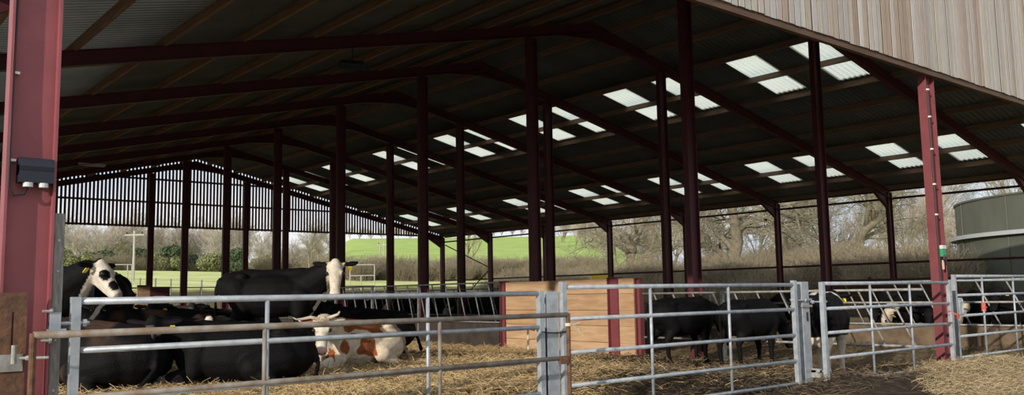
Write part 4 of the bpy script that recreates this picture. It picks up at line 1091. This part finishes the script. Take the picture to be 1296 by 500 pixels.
# post and wire fence across the field
t = thing('field_fence', (0, 0, 0), 'post and wire fence across the field behind the barn', 'fence')
pts = []
for i in range(30):
    x, y = dirp(60+i*19.5, 74); pts.append(Vector((x, y, tz(x, y))))
mb = MB()
for p in pts: mb.tube([p-Vector((0, 0, .3)), p+Vector((0, 0, 1.25))], .055, 6)
mb.build('fence_posts', M_grey, t)
mb = MB()
for z in (.4, .8, 1.15):
    mb.tube([p+Vector((0, 0, z)) for p in pts], .012, 4)
mb.build('fence_wires', M_galvo, t)
# steel frame like a small goal
x0, y0 = dirp(443, 82); x1, y1 = dirp(474, 82); z = tz(x0, y0)
t = thing('field_frame', (x0, y0, z), 'pale rectangular steel frame standing in the field below the hill', 'frame')
mb = MB(); a = Vector((x0, y0, z)); b = Vector((x1, y1, z)); 
for f in (0, .45, 1): p = a.lerp(b, f); mb.tube([p-Vector((0, 0, .3)), p+Vector((0, 0, 2.3 if f != .45 else 1.3))], .05, 6)
for h_ in (2.3, 1.3): mb.tube([a+Vector((0, 0, h_)), b+Vector((0, 0, h_))], .05, 6)
mb.build('frame_tubes', M_pole, t)
x0, y0 = dirp(130, 76); x1, y1 = dirp(166, 76); z = tz(x0, y0)
t = thing('field_frame', (x0, y0, z), 'low pale rail frame in the field left of the utility pole', 'frame')
mb = MB(); a = Vector((x0, y0, z)); b = Vector((x1, y1, z))
for f in (0, .85, 1): p = a.lerp(b, f); mb.tube([p-Vector((0, 0, .3)), p+Vector((0, 0, 2.0))], .045, 6)
mb.tube([a+Vector((0, 0, 2.0)), b+Vector((0, 0, 2.0))], .045, 6); mb.build('frame_tubes', M_pole, t)
# yellow machine half hidden beyond the board wall
x0, y0 = dirp(761, 62); z = tz(x0, y0); d = ray((761, 347)); k = 62/sqrt(d.x**2+d.y**2); zt = 1.5+d.z*k
t = thing('yellow_digger', (x0, y0, z), 'yellow machine showing just above the timber board wall', 'machine')
v = Vector((.768, -.64, 0)); c = Vector((x0, y0, 0))
mb = MB(); mb.bar(c-v*.7+Vector((0, 0, zt-.5)), c+v*.6+Vector((0, 0, zt-.5)), 1.2, 1.0); mb.build('bonnet', M_yellow2, t)
mb = MB(); mb.bar(c-v*1.0+Vector((0, 0, zt-1.1)), c+v*.8+Vector((0, 0, zt-1.1)), 1.4, .5); mb.build('chassis', M_dark, t)
for s in (-.7, .6):
    w = Vector((.64, .768, 0)); mb = MB(); r_ = max(.45, (zt-1.1-z)/2+.2); mb.tube([c+v*s-w*.75+Vector((0, 0, z+r_)), c+v*s-w*.45+Vector((0, 0, z+r_))], r_, 18); mb.tube([c+v*s+w*.45+Vector((0, 0, z+r_)), c+v*s+w*.75+Vector((0, 0, z+r_))], r_, 18); mb.build('wheel', M_dark, t)

# ------------------------------------------------------------------ light
w = bpy.data.worlds.new('sky'); scene.world = w; w.use_nodes = True; N, L = w.node_tree.nodes, w.node_tree.links
bg = N['Background']; tc = N.new('ShaderNodeTexCoord'); mp = N.new('ShaderNodeMapping'); mp.inputs['Scale'].default_value = (1, 1, 2.6); L.new(tc.outputs['Generated'], mp.inputs['Vector'])
n = N.new('ShaderNodeTexNoise'); n.inputs['Scale'].default_value = 3.2; n.inputs['Detail'].default_value = 8; L.new(mp.outputs['Vector'], n.inputs['Vector'])
r = N.new('ShaderNodeValToRGB'); L.new(n.outputs['Fac'], r.inputs['Fac']); r.color_ramp.elements[0].position = .36; r.color_ramp.elements[0].color = (.70, .80, .93, 1); r.color_ramp.elements[1].position = .58; r.color_ramp.elements[1].color = (.93, .94, .95, 1)
L.new(r.outputs['Color'], bg.inputs['Color']); bg.inputs['Strength'].default_value = 1.0
sd = bpy.data.lights.new('sun', 'SUN'); sd.energy = 4.2; sd.color = (1, .92, .80); sd.angle = radians(.8)
so = bpy.data.objects.new('sun', sd); COL.objects.link(so)
el, azs = radians(14), radians(180+18)
to_sun = Vector((cos(azs)*cos(el), sin(azs)*cos(el), sin(el)))
so.rotation_euler = to_sun.to_track_quat('Z', 'Y').to_euler()
scene.view_settings.view_transform = 'Standard'; scene.view_settings.look = 'None'; scene.view_settings.gamma = 1; scene.view_settings.exposure = 0.0; scene.view_settings.use_curve_mapping = False
try: scene.cycles.use_denoising = True
except Exception: pass
